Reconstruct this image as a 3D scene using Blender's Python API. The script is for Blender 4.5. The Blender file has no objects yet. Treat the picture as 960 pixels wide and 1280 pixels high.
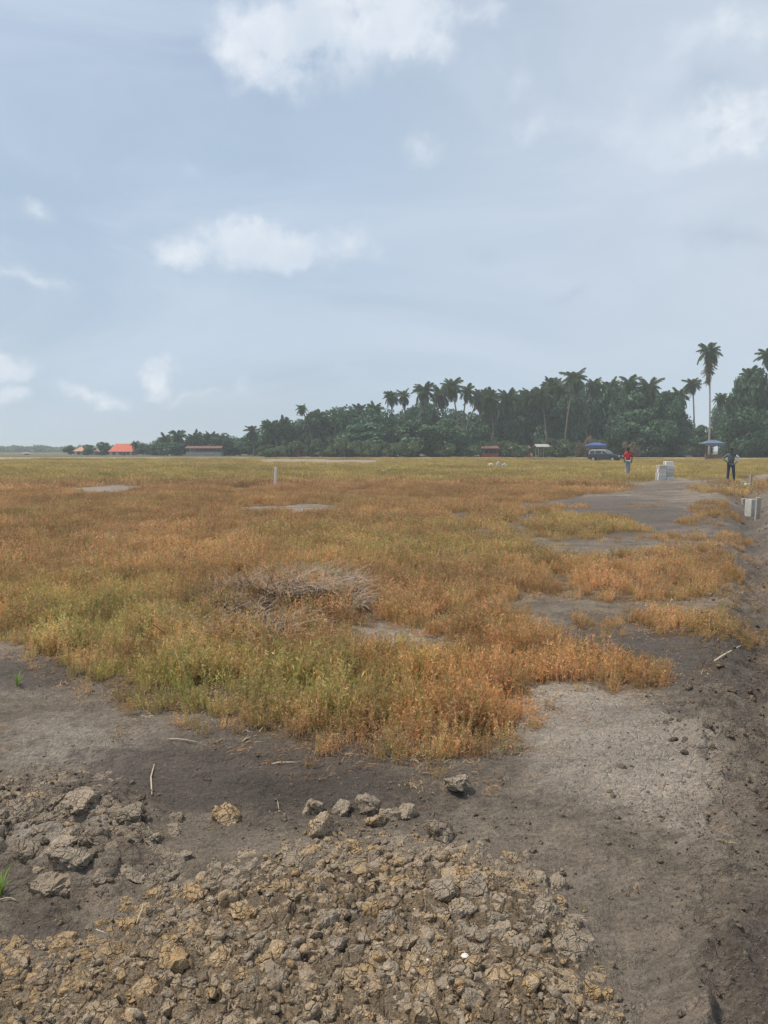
import bpy, bmesh, math
import numpy as np
from mathutils import Vector, Matrix, Euler

# ------------------------------------------------------------------ camera, sky, sun, exposure
scene = bpy.context.scene
COL = scene.collection
CAM_H, FPX = 1.55, 961.0
PITCH = math.atan(77.0 / FPX)
cam_data = bpy.data.cameras.new('camera')
cam_data.sensor_fit = 'VERTICAL'
cam_data.angle = 2 * math.atan(640 / FPX)
cam_data.clip_start, cam_data.clip_end = 0.05, 20000
cam = bpy.data.objects.new('camera', cam_data)
cam.location = (0, 0, CAM_H)
cam.rotation_euler = (math.pi / 2 - PITCH, 0, 0)
COL.objects.link(cam)
scene.camera = cam

SUN_EL, SUN_AZ = math.radians(62), math.radians(-82)      # azimuth measured from +Y (view axis) towards +X
sun_data = bpy.data.lights.new('sun', 'SUN')
sun_data.energy, sun_data.angle, sun_data.color = 4.0, math.radians(5), (1.0, 0.93, 0.82)
sun = bpy.data.objects.new('sun', sun_data)
sdir = Vector((math.cos(SUN_EL) * math.sin(SUN_AZ), math.cos(SUN_EL) * math.cos(SUN_AZ), math.sin(SUN_EL)))
sun.rotation_euler = (-sdir).to_track_quat('-Z', 'Y').to_euler()
sun.location = (30, 20, 60)
COL.objects.link(sun)

scene.view_settings.view_transform = 'Standard'
scene.view_settings.look = 'None'
scene.view_settings.exposure = 0.0
scene.view_settings.gamma = 1.0
scene.view_settings.use_curve_mapping = False
scene.render.engine = 'CYCLES'
scene.cycles.use_denoising = True
scene.cycles.max_bounces = 5
scene.cycles.diffuse_bounces = 3
scene.cycles.transparent_max_bounces = 6
scene.cycles.volume_bounces = 1
scene.render.film_transparent = False


class NT:
    """small helper round a node tree"""
    def __init__(self, tree):
        self.t = tree
        tree.nodes.clear()

    def n(self, typ, ins=None, **props):
        nd = self.t.nodes.new(typ)
        for k, v in props.items():
            setattr(nd, k, v)
        for k, v in (ins or {}).items():
            self.set(nd, k, v)
        return nd

    def set(self, nd, k, v):
        s = nd.inputs[k]
        if isinstance(v, bpy.types.NodeSocket):
            self.t.links.new(v, s)
        elif isinstance(v, bpy.types.Node):
            self.t.links.new(v.outputs[0], s)
        else:
            if hasattr(s.default_value, '__len__') and not isinstance(v, str):
                v = tuple(v)
                if len(s.default_value) == 4 and len(v) == 3:
                    v = v + (1.0,)
            s.default_value = v

    def math(self, op, a, b=0.0, clamp=False):
        nd = self.n('ShaderNodeMath', operation=op, use_clamp=clamp)
        self.set(nd, 0, a)
        self.set(nd, 1, b)
        return nd.outputs[0]

    def mix(self, f, a, b, blend='MIX'):
        nd = self.n('ShaderNodeMix', data_type='RGBA', blend_type=blend)
        self.set(nd, 0, f)
        self.set(nd, 6, a)
        self.set(nd, 7, b)
        return nd.outputs[2]

    def ramp(self, f, lo, hi, a=0.0, b=1.0, smooth=True):
        nd = self.n('ShaderNodeMapRange', interpolation_type='SMOOTHSTEP' if smooth else 'LINEAR')
        nd.clamp = True
        for i, v in enumerate((f, lo, hi, a, b)):
            self.set(nd, i, v)
        return nd.outputs[0]

    def noise(self, vec, scale, detail=4, rough=0.55, dist=0.0):
        nd = self.n('ShaderNodeTexNoise', {'Scale': scale, 'Detail': detail, 'Roughness': rough, 'Distortion': dist})
        if vec is not None:
            self.set(nd, 'Vector', vec)
        return nd


# pixel (of the 960 x 1280 photograph) <-> world
def ray(px, py):
    cx, cy = (px - 480) / FPX, (640 - py) / FPX
    c, s = math.cos(PITCH), math.sin(PITCH)
    return np.array([cx, c + cy * s, cy * c - s])


def ground_at(px, py, z=0.0):
    d = ray(px, py)
    t = (z - CAM_H) / d[2]
    return d[0] * t, d[1] * t


def at_depth(px, py, y):
    """point on the sight line of a pixel at ground distance y"""
    d = ray(px, py)
    t = y / d[1]
    return d[0] * t, y, CAM_H + d[2] * t


def project(x, y, z=0.0):
    c, s = math.cos(PITCH), math.sin(PITCH)
    zz = z - CAM_H
    dep = y * c - zz * s
    up = y * s + zz * c
    dep = np.maximum(dep, 0.15)
    return 480 + FPX * x / dep, 640 - FPX * up / dep


# world: hazy tropical sky with scattered cumulus
world = bpy.data.worlds.new('World')
scene.world = world
world.use_nodes = True
w = NT(world.node_tree)
tc = w.n('ShaderNodeTexCoord')
sky = w.n('ShaderNodeTexSky', sky_type='NISHITA')
sky.sun_disc = False
sky.sun_elevation, sky.sun_rotation = SUN_EL, SUN_AZ
sky.air_density, sky.dust_density, sky.ozone_density = 1.2, 3.0, 1.5
sep = w.n('ShaderNodeSeparateXYZ', {0: tc.outputs['Generated']})
az = w.math('ARCTAN2', sep.outputs[0], sep.outputs[1])
el = w.math('ARCSINE', sep.outputs[2])
ae = w.n('ShaderNodeCombineXYZ', {0: az, 1: el, 2: 0.0})
wn = w.noise(ae.outputs[0], 9.0, 6, 0.6)
off = w.n('ShaderNodeVectorMath', {0: wn.outputs['Color'], 1: (0.5, 0.5, 0.5)}, operation='SUBTRACT')
offs = w.n('ShaderNodeVectorMath', {0: off.outputs[0], 3: 0.11}, operation='SCALE')
aw = w.n('ShaderNodeVectorMath', {0: ae.outputs[0], 1: offs.outputs[0]}, operation='ADD')
CLOUDS = [  # px, py, half width, half height, weight
    (420, 40, 190, 78, 1.2), (500, 15, 140, 60, 0.8), (600, 5, 60, 20, 0.5), (760, 140, 120, 40, 0.4), (820, 60, 160, 60, 0.3), (330, 40, 80, 60, 0.6), (555, 60, 40, 22, 0.45),
    (300, 305, 115, 42, 1.1), (325, 295, 70, 40, 0.75), (410, 312, 90, 36, 0.7), (240, 305, 60, 26, 0.4),
    (880, 165, 150, 42, 0.95), (940, 150, 90, 34, 0.5), (915, 38, 80, 26, 0.8), (650, 95, 26, 30, 0.42), (525, 190, 40, 22, 0.4), (235, 187, 28, 16, 0.4),
    (35, 345, 110, 14, 0.5), (10, 456, 50, 24, 1.3), (112, 487, 48, 18, 1.1), (190, 470, 32, 22, 1.2), (240, 492, 60, 12, 0.45),
    (14, 497, 32, 20, 1.1), (35, 258, 34, 20, 0.45), (430, 470, 50, 22, 0.4), (312, 480, 26, 20, 0.4), (668, 165, 20, 22, 0.35),
]
field = None
for px, py, rx, ry, wt in CLOUDS:
    d = ray(px, py)
    d = d / np.linalg.norm(d)
    a0, e0 = math.atan2(d[0], d[1]), math.asin(d[2])
    ra, re = rx / FPX * 0.95, ry / FPX * 0.95
    mp = w.n('ShaderNodeMapping', {'Vector': aw.outputs[0], 'Location': (-a0 / ra, -e0 / re, 0), 'Scale': (1 / ra, 1 / re, 0)})
    gr = w.n('ShaderNodeTexGradient', {0: mp.outputs[0]}, gradient_type='SPHERICAL')
    v = w.math('MULTIPLY', gr.outputs['Fac'], wt)
    field = v if field is None else w.math('ADD', field, v)
# the rest of the sky carries clouds of the same kind
stretch = w.n('ShaderNodeMapping', {'Vector': tc.outputs['Generated'], 'Scale': (1, 1, 2.2)})
gen = w.noise(stretch.outputs[0], 2.6, 7, 0.58)
veiln = w.noise(stretch.outputs[0], 1.3, 5, 0.5)
outside = w.ramp(w.math('ABSOLUTE', az), 0.55, 0.8)
outside = w.math('MAXIMUM', outside, w.ramp(el, 0.62, 0.8))
far = w.math('MULTIPLY', w.ramp(gen.outputs['Fac'], 0.50, 0.72), outside)
field = w.math('ADD', field, w.math('MULTIPLY', far, 0.9))
fine = w.noise(ae.outputs[0], 16.0, 8, 0.62)
fm = w.math('MULTIPLY', field, w.ramp(fine.outputs['Fac'], 0.28, 0.66, 0.2, 1.4, False))
cl = w.ramp(fm, 0.02, 0.95)
cl = w.math('MULTIPLY', cl, 0.84)
veil_amt = w.ramp(veiln.outputs['Fac'], 0.3, 0.7, 0.45, 0.95)
SU = 10.0   # background strength is 0.1: colours below are radiances times SU
veil = tuple(c * SU for c in (0.447, 0.566, 0.715))
nis = w.mix(1.0, sky.outputs[0], (1.15, 1.15, 1.15), 'MULTIPLY')
base = w.mix(veil_amt, nis, veil)
# a sheet of thin pale cloud off to the right
dotn = w.n('ShaderNodeVectorMath', {0: tc.outputs['Generated'], 1: tuple(Vector((0.72, 0.62, 0.32)).normalized())}, operation='DOT_PRODUCT')
glow = w.math('MULTIPLY', w.ramp(dotn.outputs['Value'], 0.55, 1.05), 0.6)
base = w.mix(glow, base, tuple(c * SU for c in (0.66, 0.71, 0.77)))
streak = w.noise(w.n('ShaderNodeMapping', {'Vector': tc.outputs['Generated'], 'Rotation': (0, 0.35, 0.3), 'Scale': (1.0, 1.0, 3.4)}).outputs[0], 1.9, 6, 0.6, 0.7)
base = w.mix(w.ramp(streak.outputs['Fac'], 0.42, 0.72, 0.0, 0.42), base, tuple(c * SU for c in (0.66, 0.74, 0.85)))
base = w.mix(w.ramp(streak.outputs['Fac'], 0.25, 0.46, 0.35, 0.0), base, tuple(c * SU for c in (0.38, 0.495, 0.65)))
lowhaze = w.ramp(el, 0.0, 0.16, 0.55, 0.0)
base = w.mix(lowhaze, base, tuple(c * SU for c in (0.56, 0.69, 0.80)))
cshade = w.noise(ae.outputs[0], 7.0, 4, 0.5)
ccol = w.mix(w.ramp(cshade.outputs['Fac'], 0.35, 0.65), tuple(c * SU for c in (0.64, 0.72, 0.82)), tuple(c * SU for c in (0.86, 0.90, 0.95)))
final = w.mix(cl, base, ccol)
dark = None
for px, py, rx, ry, wt in [(885, 118, 60, 30, 0.9), (905, 300, 90, 20, 0.8), (610, 312, 40, 16, 0.6), (725, 365, 45, 20, 0.6), (440, 20, 60, 14, 0.6), (690, 60, 150, 60, 0.35), (560, 130, 160, 50, 0.35), (330, 340, 90, 12, 0.5)]:
    d = ray(px, py)
    d = d / np.linalg.norm(d)
    a0, e0 = math.atan2(d[0], d[1]), math.asin(d[2])
    ra, re = rx / FPX, ry / FPX
    mp = w.n('ShaderNodeMapping', {'Vector': aw.outputs[0], 'Location': (-a0 / ra, -e0 / re, 0), 'Scale': (1 / ra, 1 / re, 0)})
    gr = w.n('ShaderNodeTexGradient', {0: mp.outputs[0]}, gradient_type='SPHERICAL')
    v = w.math('MULTIPLY', gr.outputs['Fac'], wt)
    dark = v if dark is None else w.math('ADD', dark, v)
dark = w.math('ADD', dark, w.math('MULTIPLY', w.math('MULTIPLY', w.ramp(gen.outputs['Fac'], 0.35, 0.5, 1.0, 0.0), outside), 0.4))
final = w.mix(w.math('MULTIPLY', w.ramp(dark, 0.0, 1.0), 0.55), final, tuple(c * SU for c in (0.42, 0.52, 0.64)))
bg = w.n('ShaderNodeBackground', {'Color': final, 'Strength': 0.105})
w.n('ShaderNodeOutputWorld', {'Surface': bg.outputs[0]})

# ------------------------------------------------------------------ noise and small helpers
rng = np.random.default_rng(11)


def _hash(ix, iy, seed):
    h = (ix.astype(np.int64) * 374761393 + iy.astype(np.int64) * 668265263 + seed * 974634777) & 0xFFFFFFFF
    h = ((h ^ (h >> 13)) * 1274126177) & 0xFFFFFFFF
    return ((h ^ (h >> 16)) & 0xFFFFFF) / float(0x1000000)


def perlin(x, y, seed=0):
    ix, iy = np.floor(x), np.floor(y)
    fx, fy = x - ix, y - iy
    u, v = fx * fx * fx * (fx * (fx * 6 - 15) + 10), fy * fy * fy * (fy * (fy * 6 - 15) + 10)

    def g(dx, dy):
        a = _hash(ix + dx, iy + dy, seed) * 2 * np.pi
        return np.cos(a) * (fx - dx) + np.sin(a) * (fy - dy)
    a, b, c, d = g(0, 0), g(1, 0), g(0, 1), g(1, 1)
    return 1.5 * ((a + (b - a) * u) * (1 - v) + (c + (d - c) * u) * v)


def fbm(x, y, seed=0, octaves=4, gain=0.5):
    s, amp, tot = 0, 1.0, 0
    for k in range(octaves):
        s = s + amp * perlin(x * 2 ** k + 17.3 * k, y * 2 ** k - 9.1 * k, seed + k)
        tot += amp
        amp *= gain
    return s / tot


def msn(x, y, fx, fy, seed, octaves=3):
    """noise whose grain grows with distance in fixed world-size steps"""
    L = np.log2(np.maximum(np.hypot(x, y) / 8.0, 1.0))
    l0 = np.floor(L)
    t = L - l0
    s0 = 2.0 ** -l0
    a = fbm(x * fx * s0 + 3.1 * l0, y * fy * s0, seed, octaves)
    b = fbm(x * fx * s0 * 0.5 + 3.1 * (l0 + 1), y * fy * s0 * 0.5, seed, octaves)
    return a + (b - a) * t


def worley(x, y, seed=0):
    ix, iy = np.floor(x), np.floor(y)
    f1 = np.full(x.shape, 9.0)
    f2 = np.full(x.shape, 9.0)
    cid = np.zeros(x.shape)
    for dx in (-1, 0, 1):
        for dy in (-1, 0, 1):
            cx, cy = ix + dx, iy + dy
            h1, h2 = _hash(cx, cy, seed), _hash(cx, cy, seed + 51)
            d = np.hypot(cx + h1 - x, cy + h2 - y)
            nearer = d < f1
            f2 = np.where(nearer, f1, np.minimum(f2, d))
            cid = np.where(nearer, _hash(cx, cy, seed + 99), cid)
            f1 = np.where(nearer, d, f1)
    return f1, f2, cid


def sstep(a, b, x):
    t = np.clip((x - a) / (b - a), 0, 1)
    return t * t * (3 - 2 * t)


def in_poly(px, py, poly):
    inside = np.zeros(np.shape(px), bool)
    n = len(poly)
    for i in range(n):
        x1, y1 = poly[i]
        x2, y2 = poly[(i + 1) % n]
        if y1 == y2:
            continue
        c = ((y1 > py) != (y2 > py)) & (px < (x2 - x1) * (py - y1) / (y2 - y1) + x1)
        inside ^= c
    return inside


def poly_soft(px, py, poly, soft):
    """1 inside, 0 outside, smooth over +-soft pixels"""
    d = np.full(np.shape(px), 1e9)
    n = len(poly)
    for i in range(n):
        x1, y1 = poly[i]
        x2, y2 = poly[(i + 1) % n]
        ex, ey = x2 - x1, y2 - y1
        t = np.clip(((px - x1) * ex + (py - y1) * ey) / (ex * ex + ey * ey + 1e-9), 0, 1)
        d = np.minimum(d, np.hypot(px - x1 - t * ex, py - y1 - t * ey))
    d = np.where(in_poly(px, py, poly), d, -d)
    return sstep(-soft, soft, d)


def blob(px, py, cx, cy, rx, ry):
    return np.exp(-(((px - cx) / rx) ** 2 + ((py - cy) / ry) ** 2))


# ------------------------------------------------------------------ the lie of the land
# outlines were read off the photograph and are turned into places on the ground
VEG_FRONT = [(-300, 560), (-300, 800), (-40, 800), (0, 803), (60, 822), (120, 855), (165, 885), (255, 893), (330, 915), (385, 934), (470, 922), (520, 940),
             (600, 945), (640, 915), (652, 868), (700, 845), (760, 862), (822, 858), (832, 845), (790, 828), (740, 812), (690, 800), (650, 775), (622, 757),
             (640, 745), (700, 735), (760, 752), (840, 745), (905, 752), (930, 715), (925, 688), (860, 688), (760, 692), (690, 690), (645, 668), (640, 640),
             (690, 625), (760, 615), (830, 604), (880, 601), (935, 600), (950, 590), (1300, 584), (1300, 560)]
ISLANDS = [[(795, 768), (850, 765), (882, 785), (870, 797), (820, 795)], [(884, 770), (915, 770), (922, 795), (895, 800)],
           [(648, 652), (700, 645), (790, 647), (812, 660), (770, 670), (690, 672), (655, 668)],
           [(862, 612), (900, 603), (935, 606), (942, 616), (890, 620)], [(868, 640), (890, 630), (930, 634), (940, 650), (880, 652)],
           [(895, 664), (930, 660), (942, 684), (915, 688)], [(700, 772), (780, 766), (800, 776), (760, 785), (705, 782)],
           [(945, 600), (1300, 592), (1300, 612), (950, 612)], [(1010, 640), (1400, 640), (1400, 760), (1100, 800)]]
HOLES = [[(440, 785), (500, 780), (560, 800), (565, 830), (500, 822), (445, 810)], [(290, 634), (400, 630), (425, 636), (330, 643)],
         [(85, 611), (150, 606), (190, 609), (150, 617), (95, 618)], [(640, 632), (740, 627), (780, 634), (660, 640)], [(770, 604), (860, 596), (870, 603), (800, 610)],
         [(480, 690), (520, 688), (530, 694), (490, 697)], [(310, 574), (480, 575), (470, 580), (330, 579)],
         [(-60, 810), (20, 815), (60, 845), (40, 860), (-60, 870)]]
HEAP = [(-250, 1215), (0, 1208), (110, 1200), (190, 1150), (270, 1110), (370, 1080), (500, 1075), (590, 1085), (650, 1105), (690, 1150), (735, 1230), (790, 1330), (860, 1500), (900, 2600), (-700, 2600)]
CHUNK = [(-200, 985), (60, 985), (150, 990), (190, 1020), (180, 1080), (150, 1140), (60, 1150), (40, 1090), (-200, 1080)]


def warp(x, y, amt=0.05, seed=5):
    d = np.hypot(x, y)
    return (x + amt * d * 0.5 * msn(x, y, 1.0, 1.0, seed, 4), y + amt * d * 2.2 * msn(x + 40, y, 1.0, 1.0, seed + 9, 4))


def veg_mask(x, y):
    wx, wy = warp(x, y)
    px, py = project(wx, wy)
    ok = y > 1.0
    m = in_poly(px, py, VEG_FRONT)
    for h in HOLES:
        m &= ~in_poly(px, py, h)
    for i in ISLANDS:
        m |= in_poly(px, py, i)
    lim = y < 142 + 6 * perlin(x * 0.05, y * 0 + 3.0, 77)
    stray = (y > 5.5) & (msn(x, y, 1.1, 0.7, 441, 4) > 0.30 + 0.06 * (py > 690) + 0.06 * blob(px, py, 790, 740, 190, 60) - 0.16 * blob(px, py, 740, 640, 160, 34)) & (np.abs(x - trench_axis(y)) > 0.15 + 0.03 * y)
    return (m | stray) & ok & lim


def soil_masks(x, y):
    wx, wy = warp(x, y, 0.06, 31)
    px, py = project(wx, wy)
    px = np.where(y > 0.8, px, -5000)
    wet = blob(px, py, 310, 960, 230, 48) * 1.35 + blob(px, py, 40, 840, 110, 26) + blob(px, py, 760, 815, 160, 40) * 0.9 + blob(px, py, 880, 850, 60, 80) * 0.8 \
        + blob(px, py, 40, 1120, 60, 60) * 0.7 + blob(px, py, 770, 655, 150, 26) * 0.95 + blob(px, py, 720, 636, 120, 14) * 0.8 + blob(px, py, 830, 610, 80, 10) * 0.6 + blob(px, py, 590, 1000, 110, 30) * 0.25 \
        + blob(px, py, 700, 1010, 180, 26) * 0.15 + blob(px, py, 900, 1150, 90, 60) * 0.5 + blob(px, py, 900, 1250, 120, 60) * 0.5 + blob(px, py, 60, 1170, 90, 30) * 0.6
    dry = blob(px, py, 760, 945, 120, 66) * 1.5 + blob(px, py, 700, 880, 90, 30) * 0.7 + blob(px, py, 90, 930, 120, 35) * 0.9 + blob(px, py, 500, 800, 70, 22) * 1.1 \
        + blob(px, py, 870, 960, 80, 70) * 0.6 + blob(px, py, 800, 690, 120, 10) * 0.5 + blob(px, py, 90, 1040, 110, 60) * 0.7 + blob(px, py, 350, 636, 80, 7) * 0.9 \
        + blob(px, py, 880, 1060, 60, 40) * 0.5 + blob(px, py, 130, 613, 60, 6) * 0.6
    och = poly_soft(px, py, HEAP, 60) * 1.0 + blob(px, py, 230, 1060, 90, 50) * 0.3
    bright = blob(px, py, 145, 587, 18, 2.2)
    wet = wet + 0.35 * fbm(x * 1.1, y * 0.7, 61, 4) * (y < 60)
    return np.clip(wet, 0, 1), np.clip(dry, 0, 1), np.clip(och, 0, 1), np.clip(bright, 0, 1)


def trench_axis(y):
    return 0.468 * y + 0.22


def height(x, y):
    x, y = np.asarray(x, float), np.asarray(y, float)
    d = np.hypot(x, y)
    px, py = project(x, y)
    near = y > 0.6
    px = np.where(near, px, -5000)
    fade = 1 - sstep(12, 60, d)
    h = 0.022 * fbm(x * 0.8, y * 0.8, 3, 4) * (1 - sstep(30, 90, d))
    q1, q2, qi = worley(x * 13 + 0.8 * fbm(x * 8, y * 8, 1, 2), y * 13, 17)
    h = h + (0.026 * fbm(x * 4, y * 4, 8, 3) + 0.016 * fbm(x * 13, y * 13, 9, 4, 0.65) + 0.012 * (qi - 0.5) * sstep(0, 0.3, q2 - q1) * sstep(-0.1, 0.4, fbm(x * 1.3, y * 1.3, 47, 3))) * fade
    h = h + 0.05 * fbm(x * 0.12, y * 0.12, 21, 3) * sstep(8, 25, d) * (1 - sstep(120, 170, d))
    # dug heap
    hp = poly_soft(px, py, HEAP, 70) * near
    f1, f2, cid = worley(x * 11 + 0.6 * fbm(x * 9, y * 9, 2, 2), y * 11 + 0.6 * fbm(x * 9, y * 9, 4, 2), 40)
    g1, g2, gid = worley(x * 25, y * 25, 44)
    crack = sstep(0.0, 0.22, f2 - f1)
    h = h + hp * (0.080 + 0.035 * fbm(x * 2.2, y * 2.2, 13, 3) + 0.016 * (crack - 0.6) + 0.012 * (cid - 0.5) + 0.010 * (sstep(0, 0.25, g2 - g1) - 0.5) + 0.01 * fbm(x * 22, y * 22, 15, 3))
    # cracked slabs at the left
    ck = poly_soft(px, py, CHUNK, 30) * near
    c1, c2, ci = worley(x * 5.5 + 0.8 * fbm(x * 5, y * 5, 6, 2), y * 5.5 + 0.8 * fbm(x * 5, y * 5, 7, 2), 71)
    h = h + ck * (0.03 + 0.035 * sstep(0, 0.2, c2 - c1) + 0.05 * (ci - 0.5) + 0.016 * fbm(x * 14, y * 14, 19, 3))
    # low dry dome
    dm = blob(px, py, 775, 955, 95, 60) * near
    e1, e2, ei = worley(x * 9, y * 9, 81)
    h = h + dm * (0.05 + 0.004 * sstep(0, 0.12, e2 - e1) + 0.020 * fbm(x * 8, y * 8, 23, 4, 0.65))
    # rough wet mud: shallow prints
    rough = sstep(0.05, 0.5, fbm(x * 1.6, y * 1.6, 27, 3)) * fade
    h = h - 0.014 * rough * sstep(0.1, 0.5, fbm(x * 7, y * 5, 29, 3))
    # trench and thrown-up earth along it
    t = x - trench_axis(y)
    tw = 0.09 + 0.016 * d
    tr = np.exp(-(t / tw) ** 2) * sstep(2.2, 5.0, y) * (1 - sstep(48, 60, d))
    h = h - tr * (0.05 + 0.009 * d) + 0.12 * tr * fbm(x * 6, y * 6, 33, 4, 0.6)
    bank = np.exp(-((np.abs(t) - 2.0 * tw) / (1.1 * tw)) ** 2) * (y > 0.8) * (1 - sstep(48, 60, d))
    b1, b2, bi = worley(x * 7, y * 7, 91)
    h = h + bank * (0.03 + 0.06 * fbm(x * 3, y * 3, 35, 4) + 0.075 * (bi - 0.4) * sstep(0, 0.3, b2 - b1) + 0.04 * fbm(x * 12, y * 12, 37, 3))
    # hummock where the standing figure is
    hx, hy = ground_at(905, 607)
    h = h + 0.16 * np.exp(-(((x - hx) / 2.2) ** 2 + ((y - hy) / 2.4) ** 2))
    # mound under the dead brush
    bx, by = ground_at(360, 765)
    h = h + 0.17 * np.exp(-(((x - bx) / 0.65) ** 2 + ((y - by) / 0.7) ** 2))
    # far roadside bank
    h = h + 0.15 * sstep(128, 150, y)
    return h


def hz(x, y):
    return float(height(np.array([x]), np.array([y]))[0])


# ------------------------------------------------------------------ materials
MATS = {}


def new_mat(name):
    m = bpy.data.materials.new(name)
    m.use_nodes = True
    MATS[name] = m
    return m, NT(m.node_tree)


def finish(nt, shader, disp=None):
    nt.n('ShaderNodeOutputMaterial', {'Surface': shader})


def simple(name, col, rough=0.8, var=0.12, scale=6.0, metallic=0.0, spec=0.3, bump=0.0, rand=0.0, obj=True):
    """colour with grain, per-object variation and optional relief"""
    m, t = new_mat(name)
    tc = t.n('ShaderNodeTexCoord')
    nz = t.noise(tc.outputs['Object'], scale, 5, 0.6)
    k = t.ramp(nz.outputs['Fac'], 0.25, 0.75, 1 - var, 1 + var, False)
    if rand:
        oi = t.n('ShaderNodeObjectInfo')
        k = t.math('MULTIPLY', k, t.ramp(oi.outputs['Random'], 0, 1, 1 - rand, 1 + rand, False))
    c = t.n('ShaderNodeVectorMath', {0: tuple(col), 3: k}, operation='SCALE')
    p = t.n('ShaderNodeBsdfPrincipled', {'Base Color': c.outputs[0], 'Roughness': rough, 'Metallic': metallic, 'Specular IOR Level': spec})
    if bump:
        b = t.n('ShaderNodeBump', {'Height': nz.outputs['Fac'], 'Strength': bump, 'Distance': 0.02})
        t.set(p, 'Normal', b.outputs[0])
    finish(t, p.outputs[0])
    return m


def soil_material():
    m, t = new_mat('soil')
    at = t.n('ShaderNodeAttribute', attribute_name='soil')
    sp = t.n('ShaderNodeSeparateColor', {0: at.outputs['Color']})
    wet, dry, och = sp.outputs[0], sp.outputs[1], sp.outputs[2]
    veg = at.outputs['Alpha']
    at2 = t.n('ShaderNodeAttribute', attribute_name='soil_extra')
    sp2 = t.n('ShaderNodeSeparateColor', {0: at2.outputs['Color']})
    sand, bright, farveg = sp2.outputs[0], sp2.outputs[1], sp2.outputs[2]
    g = t.n('ShaderNodeNewGeometry')
    pos = g.outputs['Position']
    n1 = t.noise(pos, 1.7, 6, 0.62).outputs['Fac']
    n2 = t.noise(pos, 11, 6, 0.65).outputs['Fac']
    n3 = t.noise(pos, 60, 5, 0.7).outputs['Fac']
    n4 = t.noise(pos, 5.0, 5, 0.6, 0.6).outputs['Fac']
    col = t.mix(t.ramp(n1, 0.32, 0.68), (0.235, 0.187, 0.138), (0.38, 0.308, 0.235))
    col = t.mix(t.math('MULTIPLY', t.ramp(n4, 0.45, 0.7), 0.45), col, (0.225, 0.188, 0.150))
    nL = t.noise(t.n('ShaderNodeMapping', {'Vector': pos, 'Scale': (0.35, 0.8, 1)}).outputs[0], 1.0, 6, 0.68).outputs['Fac']
    wet = t.math('ADD', wet, t.math('MULTIPLY', t.math('SUBTRACT', nL, 0.5), 1.4))
    wetf = t.ramp(t.math('ADD', wet, t.math('MULTIPLY', t.math('SUBTRACT', n2, 0.5), 1.9)), 0.15, 0.8)
    dryf = t.ramp(t.math('ADD', dry, t.math('MULTIPLY', t.math('SUBTRACT', n2, 0.5), 1.1)), 0.2, 0.95)
    col = t.mix(dryf, col, (0.45, 0.378, 0.302))
    col = t.mix(t.math('MULTIPLY', wetf, 0.9), col, (0.14, 0.11, 0.085))
    ochn = t.ramp(t.math('ADD', och, t.math('MULTIPLY', t.math('SUBTRACT', n2, 0.5), 1.6)), 0.45, 1.3)
    col = t.mix(t.math('MULTIPLY', ochn, 0.85), col, (0.34, 0.24, 0.14))
    col = t.mix(t.math('MULTIPLY', veg, 0.75), col, t.mix(n2, (0.13, 0.088, 0.052), (0.26, 0.165, 0.085)))
    # beyond the plants one can tell apart
    bandn = t.noise(t.n('ShaderNodeMapping', {'Vector': pos, 'Scale': (0.035, 0.11, 1)}).outputs[0], 1.0, 5, 0.6).outputs['Fac']
    fv = t.mix(t.ramp(bandn, 0.38, 0.62), (0.40, 0.27, 0.14), (0.40, 0.34, 0.145))
    col = t.mix(farveg, col, fv)
    yy = t.n('ShaderNodeSeparateXYZ', {0: pos}).outputs[1]
    col = t.mix(t.ramp(yy, 150, 158), col, t.mix(bandn, (0.10, 0.085, 0.05), (0.17, 0.15, 0.07)))  # litter-coloured ground under the grove, with the trees' shade painted in
    col = t.mix(sand, col, t.mix(n1, (0.33, 0.25, 0.19), (0.42, 0.33, 0.26)))
    col = t.mix(bright, col, (0.6, 0.56, 0.5))
    grain = t.ramp(n3, 0.2, 0.8, 0.6, 1.4, False)
    mid = t.ramp(n2, 0.2, 0.8, 0.72, 1.28, False)
    col = t.n('ShaderNodeVectorMath', {0: col, 3: t.math('MULTIPLY', grain, mid)}, operation='SCALE').outputs[0]
    mott = t.noise(t.n('ShaderNodeMapping', {'Vector': pos, 'Scale': (0.55, 1.7, 1)}).outputs[0], 1.0, 9, 0.75, 0.4).outputs['Fac']
    col = t.n('ShaderNodeVectorMath', {0: col, 3: t.ramp(mott, 0.33, 0.67, 0.66, 1.28, False)}, operation='SCALE').outputs[0]
    # fleck of shell and straw
    vo = t.n('ShaderNodeTexVoronoi', {'Vector': pos, 'Scale': 38.0, 'Randomness': 1.0})
    fl = t.math('MULTIPLY', t.math('LESS_THAN', vo.outputs['Distance'], 0.10), t.math('GREATER_THAN', n1, 0.52))
    col = t.mix(t.math('MULTIPLY', fl, 0.5), col, (0.45, 0.40, 0.33))
    rough = t.ramp(wetf, 0, 1, 0.95, 0.62)
    p = t.n('ShaderNodeBsdfPrincipled', {'Base Color': col, 'Roughness': rough, 'Specular IOR Level': 0.25})
    # relief
    vc = t.n('ShaderNodeTexVoronoi', {'Vector': t.n('ShaderNodeVectorMath', {0: pos, 1: t.n('ShaderNodeVectorMath', {0: t.noise(pos, 8, 3).outputs['Color'], 3: 0.05}, operation='SCALE').outputs[0]}, operation='ADD').outputs[0], 'Scale': 14.0}, feature='DISTANCE_TO_EDGE')
    ck = t.math('MULTIPLY', t.ramp(vc.outputs['Distance'], 0.0, 0.09), t.math('ADD', t.math('ADD', t.math('MULTIPLY', dryf, 0.12), t.math('MULTIPLY', ochn, 0.5)), 0.04))
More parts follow.
